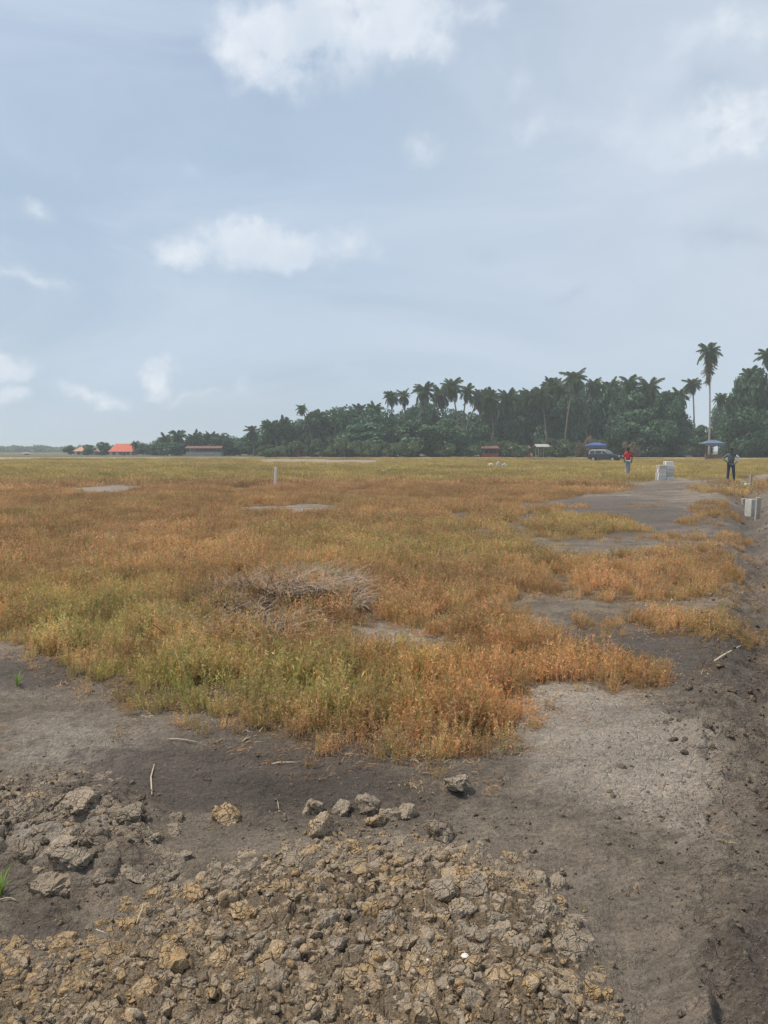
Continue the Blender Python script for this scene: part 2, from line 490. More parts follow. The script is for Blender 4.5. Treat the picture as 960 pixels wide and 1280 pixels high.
    n5 = t.noise(t.n('ShaderNodeMapping', {'Vector': pos, 'Rotation': (0, 0, 0.5), 'Scale': (1, 2.0, 1)}).outputs[0], 17, 5, 0.7, 0.8).outputs['Fac']
    hgt = t.math('ADD', t.math('ADD', t.math('MULTIPLY', n2, 1.0), t.math('MULTIPLY', n3, 0.5)), t.math('ADD', ck, t.math('MULTIPLY', n5, 0.8)))
    b = t.n('ShaderNodeBump', {'Height': hgt, 'Strength': 1.0, 'Distance': 0.07})
    t.set(p, 'Normal', b.outputs[0])
    finish(t, p.outputs[0])
    return m


def clod_material():
    m, t = new_mat('clay')
    oi = t.n('ShaderNodeObjectInfo')
    tco = t.n('ShaderNodeTexCoord')
    g = t.n('ShaderNodeNewGeometry')
    offv = t.n('ShaderNodeVectorMath', {0: tco.outputs['Object'], 1: t.n('ShaderNodeCombineXYZ', {0: t.math('MULTIPLY', oi.outputs['Random'], 37.0), 1: 0.0, 2: 0.0}).outputs[0]}, operation='ADD').outputs[0]
    at = t.n('ShaderNodeAttribute', attribute_name='tint', attribute_type='INSTANCER')
    n1 = t.noise(t.n('ShaderNodeVectorMath', {0: g.outputs['Position'], 1: t.n('ShaderNodeCombineXYZ', {0: t.math('MULTIPLY', oi.outputs['Random'], 9.0), 1: 0.0, 2: 0.0}).outputs[0]}, operation='ADD').outputs[0], 9.0, 5, 0.6).outputs['Fac']
    n2 = t.noise(g.outputs['Position'], 28, 6, 0.7).outputs['Fac']
    n3 = t.noise(g.outputs['Position'], 110, 4, 0.7).outputs['Fac']
    o = t.n('ShaderNodeObjectInfo')
    colr = oi.outputs['Color']
    sepc = t.n('ShaderNodeSeparateColor', {0: colr})
    ochre = t.ramp(t.math('ADD', t.math('ADD', t.math('ADD', sepc.outputs[0], t.n('ShaderNodeSeparateColor', {0: at.outputs['Color']}).outputs[0]), t.math('MULTIPLY', t.math('SUBTRACT', oi.outputs['Random'], 0.5), 0.7)), t.math('MULTIPLY', t.math('SUBTRACT', n1, 0.5), 1.8)), 0.15, 0.95)
    col = t.mix(ochre, t.mix(n1, (0.33, 0.258, 0.185), (0.55, 0.45, 0.335)), t.mix(n2, (0.37, 0.235, 0.108), (0.62, 0.43, 0.235)))
    up = t.n('ShaderNodeSeparateXYZ', {0: g.outputs['Normal']}).outputs[2]
    dust = t.math('MULTIPLY', t.ramp(n2, 0.5, 0.68), 0.45)
    col = t.mix(dust, col, (0.62, 0.54, 0.43))
    damp = t.math('ADD', sepc.outputs[1], t.n('ShaderNodeSeparateColor', {0: at.outputs['Color']}).outputs[1], True)
    col = t.mix(damp, col, (0.20, 0.153, 0.110))
    k = t.math('MULTIPLY', t.ramp(n3, 0.2, 0.8, 0.7, 1.3, False), t.ramp(oi.outputs['Random'], 0, 1, 0.86, 1.16, False))
    col = t.n('ShaderNodeVectorMath', {0: col, 3: k}, operation='SCALE').outputs[0]
    p = t.n('ShaderNodeBsdfPrincipled', {'Base Color': col, 'Roughness': 0.95, 'Specular IOR Level': 0.2})
    fz = t.n('ShaderNodeTexVoronoi', {'Vector': t.n('ShaderNodeVectorMath', {0: g.outputs['Position'], 1: t.n('ShaderNodeVectorMath', {0: t.noise(g.outputs['Position'], 20, 3).outputs['Color'], 3: 0.03}, operation='SCALE').outputs[0]}, operation='ADD').outputs[0], 'Scale': 30.0}, feature='DISTANCE_TO_EDGE')
    fis = t.math('MULTIPLY', t.ramp(fz.outputs['Distance'], 0.0, 0.10), t.ramp(n1, 0.42, 0.58, 0.0, 0.9))
    hgt = t.math('ADD', t.math('ADD', t.math('MULTIPLY', n2, 1.0), t.math('MULTIPLY', n3, 0.5)), fis)
    b = t.n('ShaderNodeBump', {'Height': hgt, 'Strength': 1.0, 'Distance': 0.03})
    t.set(p, 'Normal', b.outputs[0])
    finish(t, p.outputs[0])
    return m


def plant_material():
    """per-plant tint comes from the scattered point, per-stem tint from the mesh"""
    m, t = new_mat('salt_plant')
    ti = t.n('ShaderNodeAttribute', attribute_name='tint', attribute_type='INSTANCER')
    st = t.n('ShaderNodeAttribute', attribute_name='stem')
    s = t.n('ShaderNodeSeparateColor', {0: st.outputs['Color']})
    col = t.mix(1.0, ti.outputs['Color'], t.n('ShaderNodeCombineColor', {0: s.outputs[0], 1: s.outputs[1], 2: s.outputs[2]}).outputs[0], 'MULTIPLY')
    d = t.n('ShaderNodeBsdfDiffuse', {'Color': col, 'Roughness': 0.6})
    tr = t.n('ShaderNodeBsdfTranslucent', {'Color': col})
    mx = t.n('ShaderNodeMixShader', {0: 0.38, 1: d.outputs[0], 2: tr.outputs[0]})
    finish(t, mx.outputs[0])
    return m


def leaf_material(name, c1, c2, trans=0.25):
    m, t = new_mat(name)
    oi = t.n('ShaderNodeObjectInfo')
    g = t.n('ShaderNodeNewGeometry')
    n1 = t.noise(g.outputs['Position'], 0.55, 4, 0.6).outputs['Fac']
    f = t.math('ADD', t.math('MULTIPLY', oi.outputs['Random'], 0.6), t.math('MULTIPLY', t.math('SUBTRACT', n1, 0.3), 1.0), True)
    st = t.n('ShaderNodeAttribute', attribute_name='stem')
    col = t.mix(f, c1, c2)
    col = t.mix(1.0, col, st.outputs['Color'], 'MULTIPLY')
    d = t.n('ShaderNodeBsdfPrincipled', {'Base Color': col, 'Roughness': 0.55, 'Specular IOR Level': 0.3})
    tr = t.n('ShaderNodeBsdfTranslucent', {'Color': col})
    mx = t.n('ShaderNodeMixShader', {0: trans, 1: d.outputs[0], 2: tr.outputs[0]})
    finish(t, mx.outputs[0])
    return m


soil_material()
clod_material()
plant_material()
leaf_material('palm_leaf', (0.085, 0.140, 0.075), (0.155, 0.205, 0.10))
leaf_material('dead_frond', (0.17, 0.125, 0.075), (0.25, 0.19, 0.12))
leaf_material('tree_leaf', (0.050, 0.112, 0.066), (0.110, 0.190, 0.092))
leaf_material('bush_leaf', (0.075, 0.120, 0.055), (0.15, 0.19, 0.08))
leaf_material('sprig_leaf', (0.16, 0.26, 0.05), (0.26, 0.36, 0.08))
simple('bark', (0.17, 0.14, 0.11), 0.9, 0.3, 3.0, bump=0.5)
simple('pale_bark', (0.36, 0.31, 0.25), 0.9, 0.25, 3.0, bump=0.4)
simple('straw', (0.46, 0.38, 0.26), 0.8, 0.2, 20)
simple('dead_stalk', (0.31, 0.238, 0.178), 0.9, 0.3, 8)
simple('concrete', (0.60, 0.585, 0.54), 0.9, 0.2, 9, bump=0.4, rand=0.28)
simple('pale_post', (0.36, 0.335, 0.28), 0.9, 0.16, 9, bump=0.3)
simple('white_paint', (0.80, 0.78, 0.74), 0.6, 0.08, 4)
simple('shell', (0.58, 0.54, 0.48), 0.6, 0.25, 3)
simple('rubble', (0.40, 0.36, 0.31), 0.95, 0.25, 5, bump=0.4, rand=0.2)


# ------------------------------------------------------------------ object helpers
def link(o, parent=None):
    COL.objects.link(o)
    if parent is not None:
        o.parent = parent
    return o


def tag(o, label=None, cat=None, group=None, kind=None):
    for k, v in (('label', label), ('category', cat), ('group', group), ('kind', kind)):
        if v:
            o[k] = v
    return o


def empty(name, loc=(0, 0, 0), rz=0.0):
    o = bpy.data.objects.new(name, None)
    o.empty_display_size = 0.2
    o.location = loc
    o.rotation_euler = (0, 0, rz)
    return link(o)


def mesh_np(name, verts, faces, mat=None, smooth=False):
    """verts (n,3); faces an (m,3) or (m,4) array or a list of tuples"""
    me = bpy.data.meshes.new(name)
    if isinstance(faces, np.ndarray):
        k = faces.shape[1]
        me.vertices.add(len(verts))
        me.vertices.foreach_set('co', np.asarray(verts, np.float32).ravel())
        me.loops.add(faces.size)
        me.loops.foreach_set('vertex_index', faces.astype(np.int32).ravel())
        me.polygons.add(len(faces))
        me.polygons.foreach_set('loop_start', np.arange(0, faces.size, k, dtype=np.int32))
        me.polygons.foreach_set('loop_total', np.full(len(faces), k, dtype=np.int32))
        me.update(calc_edges=True)
    else:
        me.from_pydata([tuple(v) for v in verts], [], faces)
        me.update()
    if smooth:
        me.polygons.foreach_set('use_smooth', np.ones(len(me.polygons), bool))
    if mat:
        me.materials.append(MATS[mat])
    return me


def obj(name, me, parent=None, loc=(0, 0, 0), rot=(0, 0, 0), scale=(1, 1, 1)):
    o = bpy.data.objects.new(name, me)
    o.location, o.rotation_euler, o.scale = loc, rot, scale
    return link(o, parent)


def color_attr(me, name, cols):
    a = me.attributes.new(name, 'FLOAT_COLOR', 'POINT')
    a.data.foreach_set('color', np.asarray(cols, np.float32).ravel())


def bm_mesh(name, build, mat, bevel=0.0, smooth=False):
    bm = bmesh.new()
    build(bm)
    if bevel:
        bmesh.ops.bevel(bm, geom=list(bm.edges), offset=bevel, segments=2, affect='EDGES', profile=0.6)
    bmesh.ops.recalc_face_normals(bm, faces=list(bm.faces))
    me = bpy.data.meshes.new(name)
    bm.to_mesh(me)
    bm.free()
    if smooth:
        me.polygons.foreach_set('use_smooth', np.ones(len(me.polygons), bool))
    me.materials.append(MATS[mat])
    return me


def add_box(bm, c, s, rot=None):
    mtx = Matrix.Translation(c) @ (rot.to_matrix().to_4x4() if rot else Matrix()) @ Matrix.Diagonal((s[0], s[1], s[2], 1))
    bmesh.ops.create_cube(bm, size=1.0, matrix=mtx)


def box_obj(name, c, s, mat, parent=None, bevel=0.0, rot=(0, 0, 0)):
    me = bm_mesh(name, lambda bm: add_box(bm, (0, 0, 0), s), mat, bevel)
    return obj(name, me, parent, c, rot)


def tube(path, radii, sides=8, cap=True):
    """verts, faces (list) of a tapered tube along a path"""
    path = [Vector(p) for p in path]
    V, F = [], []
    up = Vector((0.31, 0.2, 0.93)).normalized()
    for i, p in enumerate(path):
        tdir = (path[min(i + 1, len(path) - 1)] - path[max(i - 1, 0)]).normalized()
        a = tdir.cross(Vector((1, 0.01, 0)) if abs(tdir.x) < 0.8 else Vector((0, 1, 0))).normalized()
        b = tdir.cross(a)
        for k in range(sides):
            an = 2 * math.pi * k / sides
            V.append(p + (a * math.cos(an) + b * math.sin(an)) * radii[i])
    for i in range(len(path) - 1):
        for k in range(sides):
            k2 = (k + 1) % sides
            F.append((i * sides + k, i * sides + k2, (i + 1) * sides + k2, (i + 1) * sides + k))
    if cap:
        F.append(tuple(range(sides))[::-1])
        F.append(tuple((len(path) - 1) * sides + k for k in range(sides)))
    return V, F


class MB:
    def __init__(self):
        self.v, self.f = [], []

    def add(self, V, F):
        n = len(self.v)
        self.v += [tuple(p) for p in V]
        self.f += [tuple(i + n for i in f) for f in F]
        return self

    def mesh(self, name, mat, smooth=False):
        return mesh_np(name, self.v, self.f, mat, smooth)


def scatter(name, P, R, S, I, T, coll, mat=None):
    """scattered plants or crumbs: points that carry turn, size, kind and tint"""
    me = bpy.data.meshes.new(name)
    me.vertices.add(len(P))
    me.vertices.foreach_set('co', np.asarray(P, np.float32).ravel())
    for nm, ty, key, val in (('turn', 'FLOAT_VECTOR', 'vector', R), ('size', 'FLOAT', 'value', S), ('pick', 'INT', 'value', I), ('tint', 'FLOAT_COLOR', 'color', T)):
        a = me.attributes.new(nm, ty, 'POINT')
        a.data.foreach_set(key, np.asarray(val, np.int32 if ty == 'INT' else np.float32).ravel())
    o = bpy.data.objects.new(name, me)
    link(o)
    ng = bpy.data.node_groups.new(name + '_scatter', 'GeometryNodeTree')
    ng.interface.new_socket('Geometry', in_out='INPUT', socket_type='NodeSocketGeometry')
    ng.interface.new_socket('Geometry', in_out='OUTPUT', socket_type='NodeSocketGeometry')
    N, L = ng.nodes, ng.links
    gi, go = N.new('NodeGroupInput'), N.new('NodeGroupOutput')
    ci = N.new('GeometryNodeCollectionInfo')
    ci.inputs['Collection'].default_value = coll
    ci.inputs['Separate Children'].default_value = True
    ci.inputs['Reset Children'].default_value = True
    ip = N.new('GeometryNodeInstanceOnPoints')
    ip.inputs['Pick Instance'].default_value = True

    def named(nm, ty):
        a = N.new('GeometryNodeInputNamedAttribute')
        a.data_type = ty
        a.inputs['Name'].default_value = nm
        return [s for s in a.outputs if s.enabled and s.name == 'Attribute'][0]
    L.new(gi.outputs[0], ip.inputs['Points'])
    L.new(ci.outputs[0], ip.inputs['Instance'])
    L.new(named('pick', 'INT'), ip.inputs['Instance Index'])
    e2r = N.new('FunctionNodeEulerToRotation')
    L.new(named('turn', 'FLOAT_VECTOR'), e2r.inputs[0])
    L.new(e2r.outputs[0], ip.inputs['Rotation'])
    L.new(named('size', 'FLOAT'), ip.inputs['Scale'])
    L.new(ip.outputs[0], go.inputs[0])
    md = o.modifiers.new('scatter', 'NODES')
    md.node_group = ng
    return o


# ------------------------------------------------------------------ ground sheet
def build_ground():
    ang = np.concatenate([np.linspace(-180, -60, 25)[:-1], np.linspace(-60, -36, 25)[:-1], np.linspace(-36, 36, 471)[:-1], np.linspace(36, 60, 25)[:-1], np.linspace(60, 180, 25)[:-1]])
    ang = np.radians(ang)
    r = [0.25]
    while r[-1] < 9000:
        q = r[-1]
        k = 0.05 if q < 1.2 else 0.0036 if q < 5 else 0.0055 if q < 14 else 0.012 if q < 60 else 0.03 if q < 260 else 0.12
        r.append(q * (1 + k))
    r = np.array(r)
    A, Rr = np.meshgrid(ang, r)
    X, Y = (np.sin(A) * Rr).ravel(), (np.cos(A) * Rr).ravel()
    Z = height(X, Y)
    na, nr = len(ang), len(r)
    V = np.stack([X, Y, Z], 1)
    V = np.vstack([V, [[0, 0, hz(0, 0)]]])
    i, j = np.meshgrid(np.arange(nr - 1), np.arange(na), indexing='ij')
    j2 = (j + 1) % na
    F = np.stack([i * na + j, i * na + j2, (i + 1) * na + j2, (i + 1) * na + j], -1).reshape(-1, 4)[:, ::-1]
    me = mesh_np('ground', V, F, 'soil', True)
    # close the small hole under the viewer
    bm = bmesh.new()
    bm.from_mesh(me)
    bm.verts.ensure_lookup_table()
    c = bm.verts[len(V) - 1]
    for k in range(na):
        bm.faces.new((bm.verts[k], c, bm.verts[(k + 1) % na]))
    bmesh.ops.recalc_face_normals(bm, faces=list(bm.faces))
    if bm.faces[0].normal.z < 0:
        bmesh.ops.reverse_faces(bm, faces=list(bm.faces))
    bm.to_mesh(me)
    bm.free()
    x, y = V[:, 0], V[:, 1]
    wet, dry, och, bright = soil_masks(x, y)
    t = np.abs(x - trench_axis(y))
    d = np.hypot(x, y)
    tr = np.exp(-(t / (0.14 + 0.03 * d)) ** 2) * (y > 0.8) * (1 - sstep(48, 60, d))
    wet = np.clip(wet + 0.55 * tr, 0, 1)
    dry = dry * (1 - 0.8 * tr)
    veg = veg_mask(x, y).astype(float)
    farv = sstep(45, 90, y) * veg_mask(x, np.minimum(y, 135)) * (y < 147)
    farv = np.maximum(farv, 0 * d)
    sand = sstep(141, 144, y + 1.5 * perlin(x * 0.08, y * 0, 3)) * (1 - sstep(151, 156, y + 2 * perlin(x * 0.06, y * 0, 9)))
    # pale bare strip in the far field
    px, py = project(x, y)
    px = np.where(y > 1, px, -5000)
    sand = np.maximum(sand, 0.7 * blob(px, py, 395, 577.5, 90, 1.6) * (0.4 + 0.9 * np.clip(fbm(x * 0.3, y * 0.15, 5, 3) + 0.4, 0, 1)))
    color_attr(me, 'soil', np.stack([wet, dry, och, veg], 1))
    color_attr(me, 'soil_extra', np.stack([np.clip(sand, 0, 1), bright, np.clip(farv, 0, 1), veg * 0], 1))
    g = obj('ground', me)
    tag(g, 'bare grey-brown mud flat with cracked and dried patches', 'ground', kind='structure')


build_ground()


# ------------------------------------------------------------------ salt-marsh plants
def tuft_mesh(name, stems, hmin, hmax, spread, width, leaves, leaf_len, seed, lean=0.35):
    r = np.random.default_rng(seed)
    V, F, Cc = [], [], []
    for s in range(stems):
        a, rad = r.uniform(0, 2 * np.pi), spread * math.sqrt(r.uniform(0, 1))
        base = np.array([math.cos(a) * rad, math.sin(a) * rad, -0.03])
        hgt = r.uniform(hmin, hmax)
        la = a + r.normal(0, 0.8)
        ln = lean * r.uniform(0.1, 1.0) * hgt
        side = r.uniform(0, np.pi)
        sv = np.array([math.cos(side), math.sin(side), 0]) * width * 0.5
        tint = np.array([1, 1, 1]) * r.uniform(0.66, 1.25)
        u = r.uniform()
        if u < 0.22:
            tint = tint * np.array([0.82, 1.06, 0.8])
        elif u < 0.45:
            tint = tint * np.array([1.08, 0.93, 0.85])
        elif u < 0.55:
            tint = tint * np.array([1.15, 1.12, 1.15])
        n0 = len(V)
        segs = 3
        pts = []
        for k in range(segs + 1):
            f = k / segs
            p = base + np.array([math.cos(la) * ln * f * f, math.sin(la) * ln * f * f, (hgt + 0.03) * f])
            p[:2] += r.normal(0, 0.004, 2)
            wd = 1 - 0.75 * f
            V.append(p - sv * wd)
            V.append(p + sv * wd)
            Cc += [tint, tint]
            pts.append(p)
        for k in range(segs):
            F.append((n0 + 2 * k, n0 + 2 * k + 1, n0 + 2 * k + 3, n0 + 2 * k + 2))
        for q in range(leaves):
            f = r.uniform(0.25, 1.0)
            k = min(int(f * segs), segs - 1)
            p = pts[k] + (pts[k + 1] - pts[k]) * (f * segs - k)
            an, e = r.uniform(0, 2 * np.pi), r.uniform(0.2, 1.2)
            dv = np.array([math.cos(an) * math.cos(e), math.sin(an) * math.cos(e), math.sin(e)])
            L = leaf_len * r.uniform(0.6, 1.3)
            pv = np.cross(dv, r.normal(0, 1, 3))
            pv = pv / (np.linalg.norm(pv) + 1e-6) * L * 0.15
            lt = tint * r.uniform(0.8, 1.25)
            n0 = len(V)
            V += [p, p + dv * L * 0.5 + pv, p + dv * L, p + dv * L * 0.5 - pv]
            Cc += [lt] * 4
            F.append((n0, n0 + 1, n0 + 2, n0 + 3))
    me = mesh_np(name, np.array(V), np.array(F), 'salt_plant')
    color_attr(me, 'stem', np.hstack([np.array(Cc), np.ones((len(Cc), 1))]))
    return me


def source_collection(name, meshes):
    c = bpy.data.collections.new(name)
    for k, me in enumerate(meshes):
        c.objects.link(bpy.data.objects.new('%s_%02d' % (name, k), me))
    return c


near_tufts = source_collection('near_tuft', [tuft_mesh('near_tuft', 30, 0.05, 0.18, 0.075, 0.0040, 8, 0.021, 100 + k) for k in range(8)])
mid_tufts = source_collection('mid_tuft', [tuft_mesh('mid_tuft', 38, 0.05, 0.16, 0.15, 0.0070, 5, 0.030, 200 + k) for k in range(6)])
far_tufts = source_collection('far_tuft', [tuft_mesh('far_tuft', 60, 0.04, 0.15, 0.45, 0.016, 3, 0.05, 300 + k, 0.8) for k in range(5)])

PAL = {k: np.array(v) for k, v in dict(orange=(0.59, 0.34, 0.15), rust=(0.44, 0.262, 0.145), brown=(0.48, 0.32, 0.185), olive=(0.43, 0.36, 0.14),
                                       green=(0.38, 0.375, 0.125), straw=(0.64, 0.53, 0.34), salmon=(0.70, 0.415, 0.22), yellow=(0.50, 0.395, 0.165)).items()}


def plant_tints(x, y):
    px, py = project(x, y)
    n = len(x)
    d = np.hypot(x, y)
    a = msn(x, y, 0.55, 0.45, 301, 4) * 1.5
    b = msn(x, y, 0.9, 0.6, 311, 4) * 1.5
    c = msn(x, y, 3.2, 2.2, 321, 3) * 1.5
    W = {}
    W['orange'] = 0.55 + 0.7 * np.clip(a, 0, 2) + 2.2 * blob(px, py, 600, 880, 110, 60) + 1.2 * blob(px, py, 760, 840, 90, 30)
    W['rust'] = 0.6 + 0.8 * np.clip(-a + 0.2 * c, 0, 2) + 0.6 * blob(px, py, 100, 620, 300, 25) + 0.6 * blob(px, py, 500, 612, 400, 14)
    W['brown'] = 0.65 + 0.5 * np.clip(c, 0, 2)
    W['olive'] = 0.2 + 1.0 * np.clip(b - 0.1, 0, 2) + 1.4 * blob(px, py, 120, 770, 130, 40) + 1.6 * blob(px, py, 330, 870, 190, 34)
    W['green'] = 0.04 + 0.7 * np.clip(b - 0.3, 0, 2) + 0.9 * blob(px, py, 110, 790, 90, 40) + 1.8 * blob(px, py, 230, 860, 110, 28) + 1.1 * blob(px, py, 430, 870, 90, 40)
    W['yellow'] = 0.14 + 0.6 * np.clip(b, 0, 2) + 1.2 * blob(px, py, 560, 690, 160, 24) + 1.5 * blob(px, py, 730, 660, 90, 14)
    W['straw'] = 0.07 + 0.3 * np.clip(c - 0.3, 0, 1) + 0.8 * blob(px, py, 700, 860, 60, 14) + 0.6 * blob(px, py, 560, 935, 90, 12)
    W['salmon'] = 0.02 + 2.2 * blob(px, py, 775, 728, 60, 28) + 1.4 * blob(px, py, 840, 780, 50, 14) + 0.7 * blob(px, py, 900, 780, 30, 20) + 1.2 * blob(px, py, 620, 900, 50, 30)
    belt = sstep(604, 597, py) if False else 1 - sstep(597, 606, py)
    W['olive'] = W['olive'] + belt * 1.0
    W['yellow'] = W['yellow'] + belt * 1.1
    W['green'] = W['green'] + belt * 0.9
    keys = list(W)
    M = np.stack([W[k] for k in keys], 1) ** 1.5
    M = M / M.sum(1, keepdims=True)
    # blend towards the local mean so that neighbours agree, with one own draw
    pick = (M.cumsum(1) < rng.random((n, 1))).sum(1).clip(0, len(keys) - 1)
    pal = np.stack([PAL[k] for k in keys])
    col = 0.72 * (M @ pal) + 0.28 * pal[pick]
    tone = 1.2 * (1 + 0.45 * msn(x, y, 2.0, 1.4, 331, 3) + 0.30 * msn(x, y, 0.45, 0.6, 335, 3))
    lum = col.mean(1, keepdims=True)
    col = lum + (col - lum) * 0.95
    col = np.clip(col * (rng.uniform(0.78, 1.22, n) * tone)[:, None], 0.02, 0.82)
    return np.hstack([col, np.ones((n, 1))])


def plant_band(name, d0, d1, density, coll, nvar, smin, smax, label, half=0.72, thin=None, hvar=True):
    n = int(density * (d1 * d1 - d0 * d0) * half)
    rr = np.sqrt(rng.uniform(d0 * d0, d1 * d1, n))
    aa = rng.uniform(-half, half, n)
    x, y = rr * np.sin(aa), rr * np.cos(aa)
    keep = veg_mask(x, y)
    px, py = project(x, y)
    keep &= ~(blob(px, py, 335, 768, 140, 60) > rng.uniform(0.25, 0.95, n))          # the dead brush stands here
    clump = msn(x, y, 2.6, 2.6, 401, 3)
    thin_ = np.clip(blob(px, py, 800, 710, 170, 110) * 1.2, 0, 1)
    keep &= rng.random(n) < np.clip(0.66 - 0.25 * thin_ + (1.9 + 1.2 * thin_) * clump, 0.06, 1)
    # plants thin out and get small towards the edge of a patch
    e = np.zeros(n)
    for k in range(8):
        q = (0.10 if k % 2 else 0.22) * np.maximum(1, rr / 6)
        e += veg_mask(x + q * math.cos(k * 0.785), y + q * math.sin(k * 0.785) * 1.3)
    e /= 8
    u = rng.random(n)
    keep = (keep & (u < 0.35 + 0.9 * e)) | (~keep & (u < 0.10 * (e > 0.05) + 0.25 * e) & (rr < 14))
    x, y, clump, e = x[keep], y[keep], clump[keep], e[keep]
    n = len(x)
    z = height(x, y)
    R = np.stack([rng.normal(0, 0.12, n), rng.normal(0, 0.12, n), rng.uniform(0, 6.28, n)], 1)
    S = rng.uniform(smin, smax, n) * (1 + 0.95 * np.clip(clump, -0.6, 0.7)) * (0.45 + 0.6 * e) * (1 - 0.22 * np.clip(blob(*project(x, y), 800, 710, 170, 110) * 1.2, 0, 1))
    I = rng.integers(0, nvar, n)
    o = scatter(name, np.stack([x, y, z], 1), R, S, I, plant_tints(x, y), coll)
    tag(o, label, 'plants', kind='stuff')
    return n


def litter_mesh(name, seed):
    r = np.random.default_rng(seed)
    V, F, C = [], [], []
    for k in range(9):
        a, l = r.uniform(0, 6.28), r.uniform(0.015, 0.06)
        p = np.array([r.normal(0, 0.04), r.normal(0, 0.04), r.uniform(0.001, 0.012)])
        dv = np.array([math.cos(a) * l, math.sin(a) * l, r.normal(0.004, 0.01)])
        sd = np.array([-math.sin(a), math.cos(a), 0.4]) * r.uniform(0.0012, 0.0026)
        n0 = len(V)
        V += [p - sd, p + sd, p + dv * 0.5 + sd + (0, 0, 0.006), p + dv + sd * 0.4, p + dv - sd * 0.4, p + dv * 0.5 - sd + (0, 0, 0.006)]
        t_ = r.uniform(0.6, 1.25)
        C += [(t_, t_, t_, 1)] * 6
        F += [(n0, n0 + 1, n0 + 2, n0 + 5), (n0 + 5, n0 + 2, n0 + 3, n0 + 4)]
    me = mesh_np(name, V, F, 'salt_plant')
    color_attr(me, 'stem', C)
    return me


def litter():
    src = source_collection('litter', [litter_mesh('litter', 340 + k) for k in range(6)])
    n = 26000
    x, y = rng.uniform(-4.5, 4.5, n), rng.uniform(2.2, 9, n)
    e = np.zeros(n)
    for k in range(8):
        q = 0.18 if k % 2 else 0.42
        e += veg_mask(x + q * math.cos(k * 0.785), y + q * math.sin(k * 0.785))
    e /= 8
    keep = rng.random(n) < np.where(e > 0, 0.12 + 0.5 * e, 0.006)
    x, y = x[keep], y[keep]
    m = len(x)
    tint = np.array([PAL['straw'], PAL['salmon'], PAL['brown'], PAL['rust']])[rng.integers(0, 4, m)] * rng.uniform(0.7, 1.2, (m, 1))
    o = scatter('plant_litter', np.stack([x, y, height(x, y)], 1), np.stack([rng.normal(0, 0.1, m), rng.normal(0, 0.1, m), rng.uniform(0, 6.28, m)], 1), rng.uniform(0.4, 1.0, m), rng.integers(0, 6, m), np.hstack([tint, np.ones((m, 1))]), src)
    tag(o, 'scattered straw-coloured dead plant bits on the mud', 'litter', kind='stuff')


litter()
plant_band('marsh_plants', 3.4, 10.5, 150, near_tufts, 8, 0.7, 1.2, 'orange and olive low marsh plants at the front of the field')
plant_band('marsh_plants', 10.5, 32, 38, mid_tufts, 6, 0.75, 1.2, 'rust brown low marsh plants covering the middle of the field')
plant_band('marsh_plants', 32, 142, 5.0, far_tufts, 5, 0.8, 1.4, 'yellow-green low marsh plants in the far belt of the field', half=0.66)

# ------------------------------------------------------------------ clay clods
def clod_mesh(name, seed, subdiv=3, flat=0.75, cuts=9):
    r = np.random.default_rng(seed)
    bm = bmesh.new()
    bmesh.ops.create_icosphere(bm, subdivisions=subdiv, radius=1.0)
    P = np.array([v.co for v in bm.verts])
    for _ in range(cuts):
        nrm = r.normal(0, 1, 3)
        nrm /= np.linalg.norm(nrm)
        c = r.uniform(0.42, 0.85)
        dd = P @ nrm
        P = P - np.outer(np.maximum(dd - c, 0) * 0.93, nrm)
    u = r.uniform(0, 50)
    nrm = P / np.linalg.norm(P, axis=1, keepdims=True)
    nz = fbm(P[:, 0] * 1.4 + u, P[:, 1] * 1.4 + P[:, 2] * 1.1, seed, 4, 0.6)
    nz2 = fbm(P[:, 0] * 4.0 + u, P[:, 2] * 4.0 + P[:, 1] * 3.0, seed + 5, 3, 0.6)
    nz3 = fbm(P[:, 0] * 9.0 + P[:, 1] * 6 + u, P[:, 2] * 9.0 - P[:, 1] * 6, seed + 9, 3, 0.65)
    ridge = -np.abs(fbm(P[:, 0] * 2.3 + P[:, 2] + u, P[:, 1] * 2.3 - P[:, 2] * 1.3, seed + 15, 2))
    P = P + nrm * (0.26 * nz + 0.16 * nz2 + 0.10 * nz3 + 0.30 * (ridge + 0.15))[:, None]
    P = P * np.array([1.0, r.uniform(0.72, 0.95), flat * r.uniform(0.85, 1.1)])
    for v, p in zip(bm.verts, P):
        v.co = p
    me = bpy.data.meshes.new(name)
    bm.to_mesh(me)
    bm.free()
    me.polygons.foreach_set('use_smooth', np.ones(len(me.polygons), bool))
    me.materials.append(MATS['clay'])
    return me


CLODS = [clod_mesh('clay_clod', 500 + k, 4, 0.78, 11) for k in range(14)]
SLABS = [clod_mesh('crust_chunk', 560 + k, 4, 0.38) for k in range(5)]
SMALL = source_collection('crumb', [clod_mesh('crumb', 600 + k, 2, 0.75, 7) for k in range(8)])


def place_clod(me, x, y, size, label, group, ochre=0.3, sink=0.35, name='clay_clod', rz=None, tilt=0.35, squash=1.0):
    o = bpy.data.objects.new(name, me)
    o.scale = (size, size, size * squash)
    o.location = (x, y, hz(x, y) + size * squash * (0.62 - sink))
    o.rotation_euler = (rng.normal(0, tilt), rng.normal(0, tilt), rng.uniform(0, 6.28) if rz is None else rz)
    o.color = (ochre, 0, 0, 1)
    link(o)
    return tag(o, label, 'clod', group)


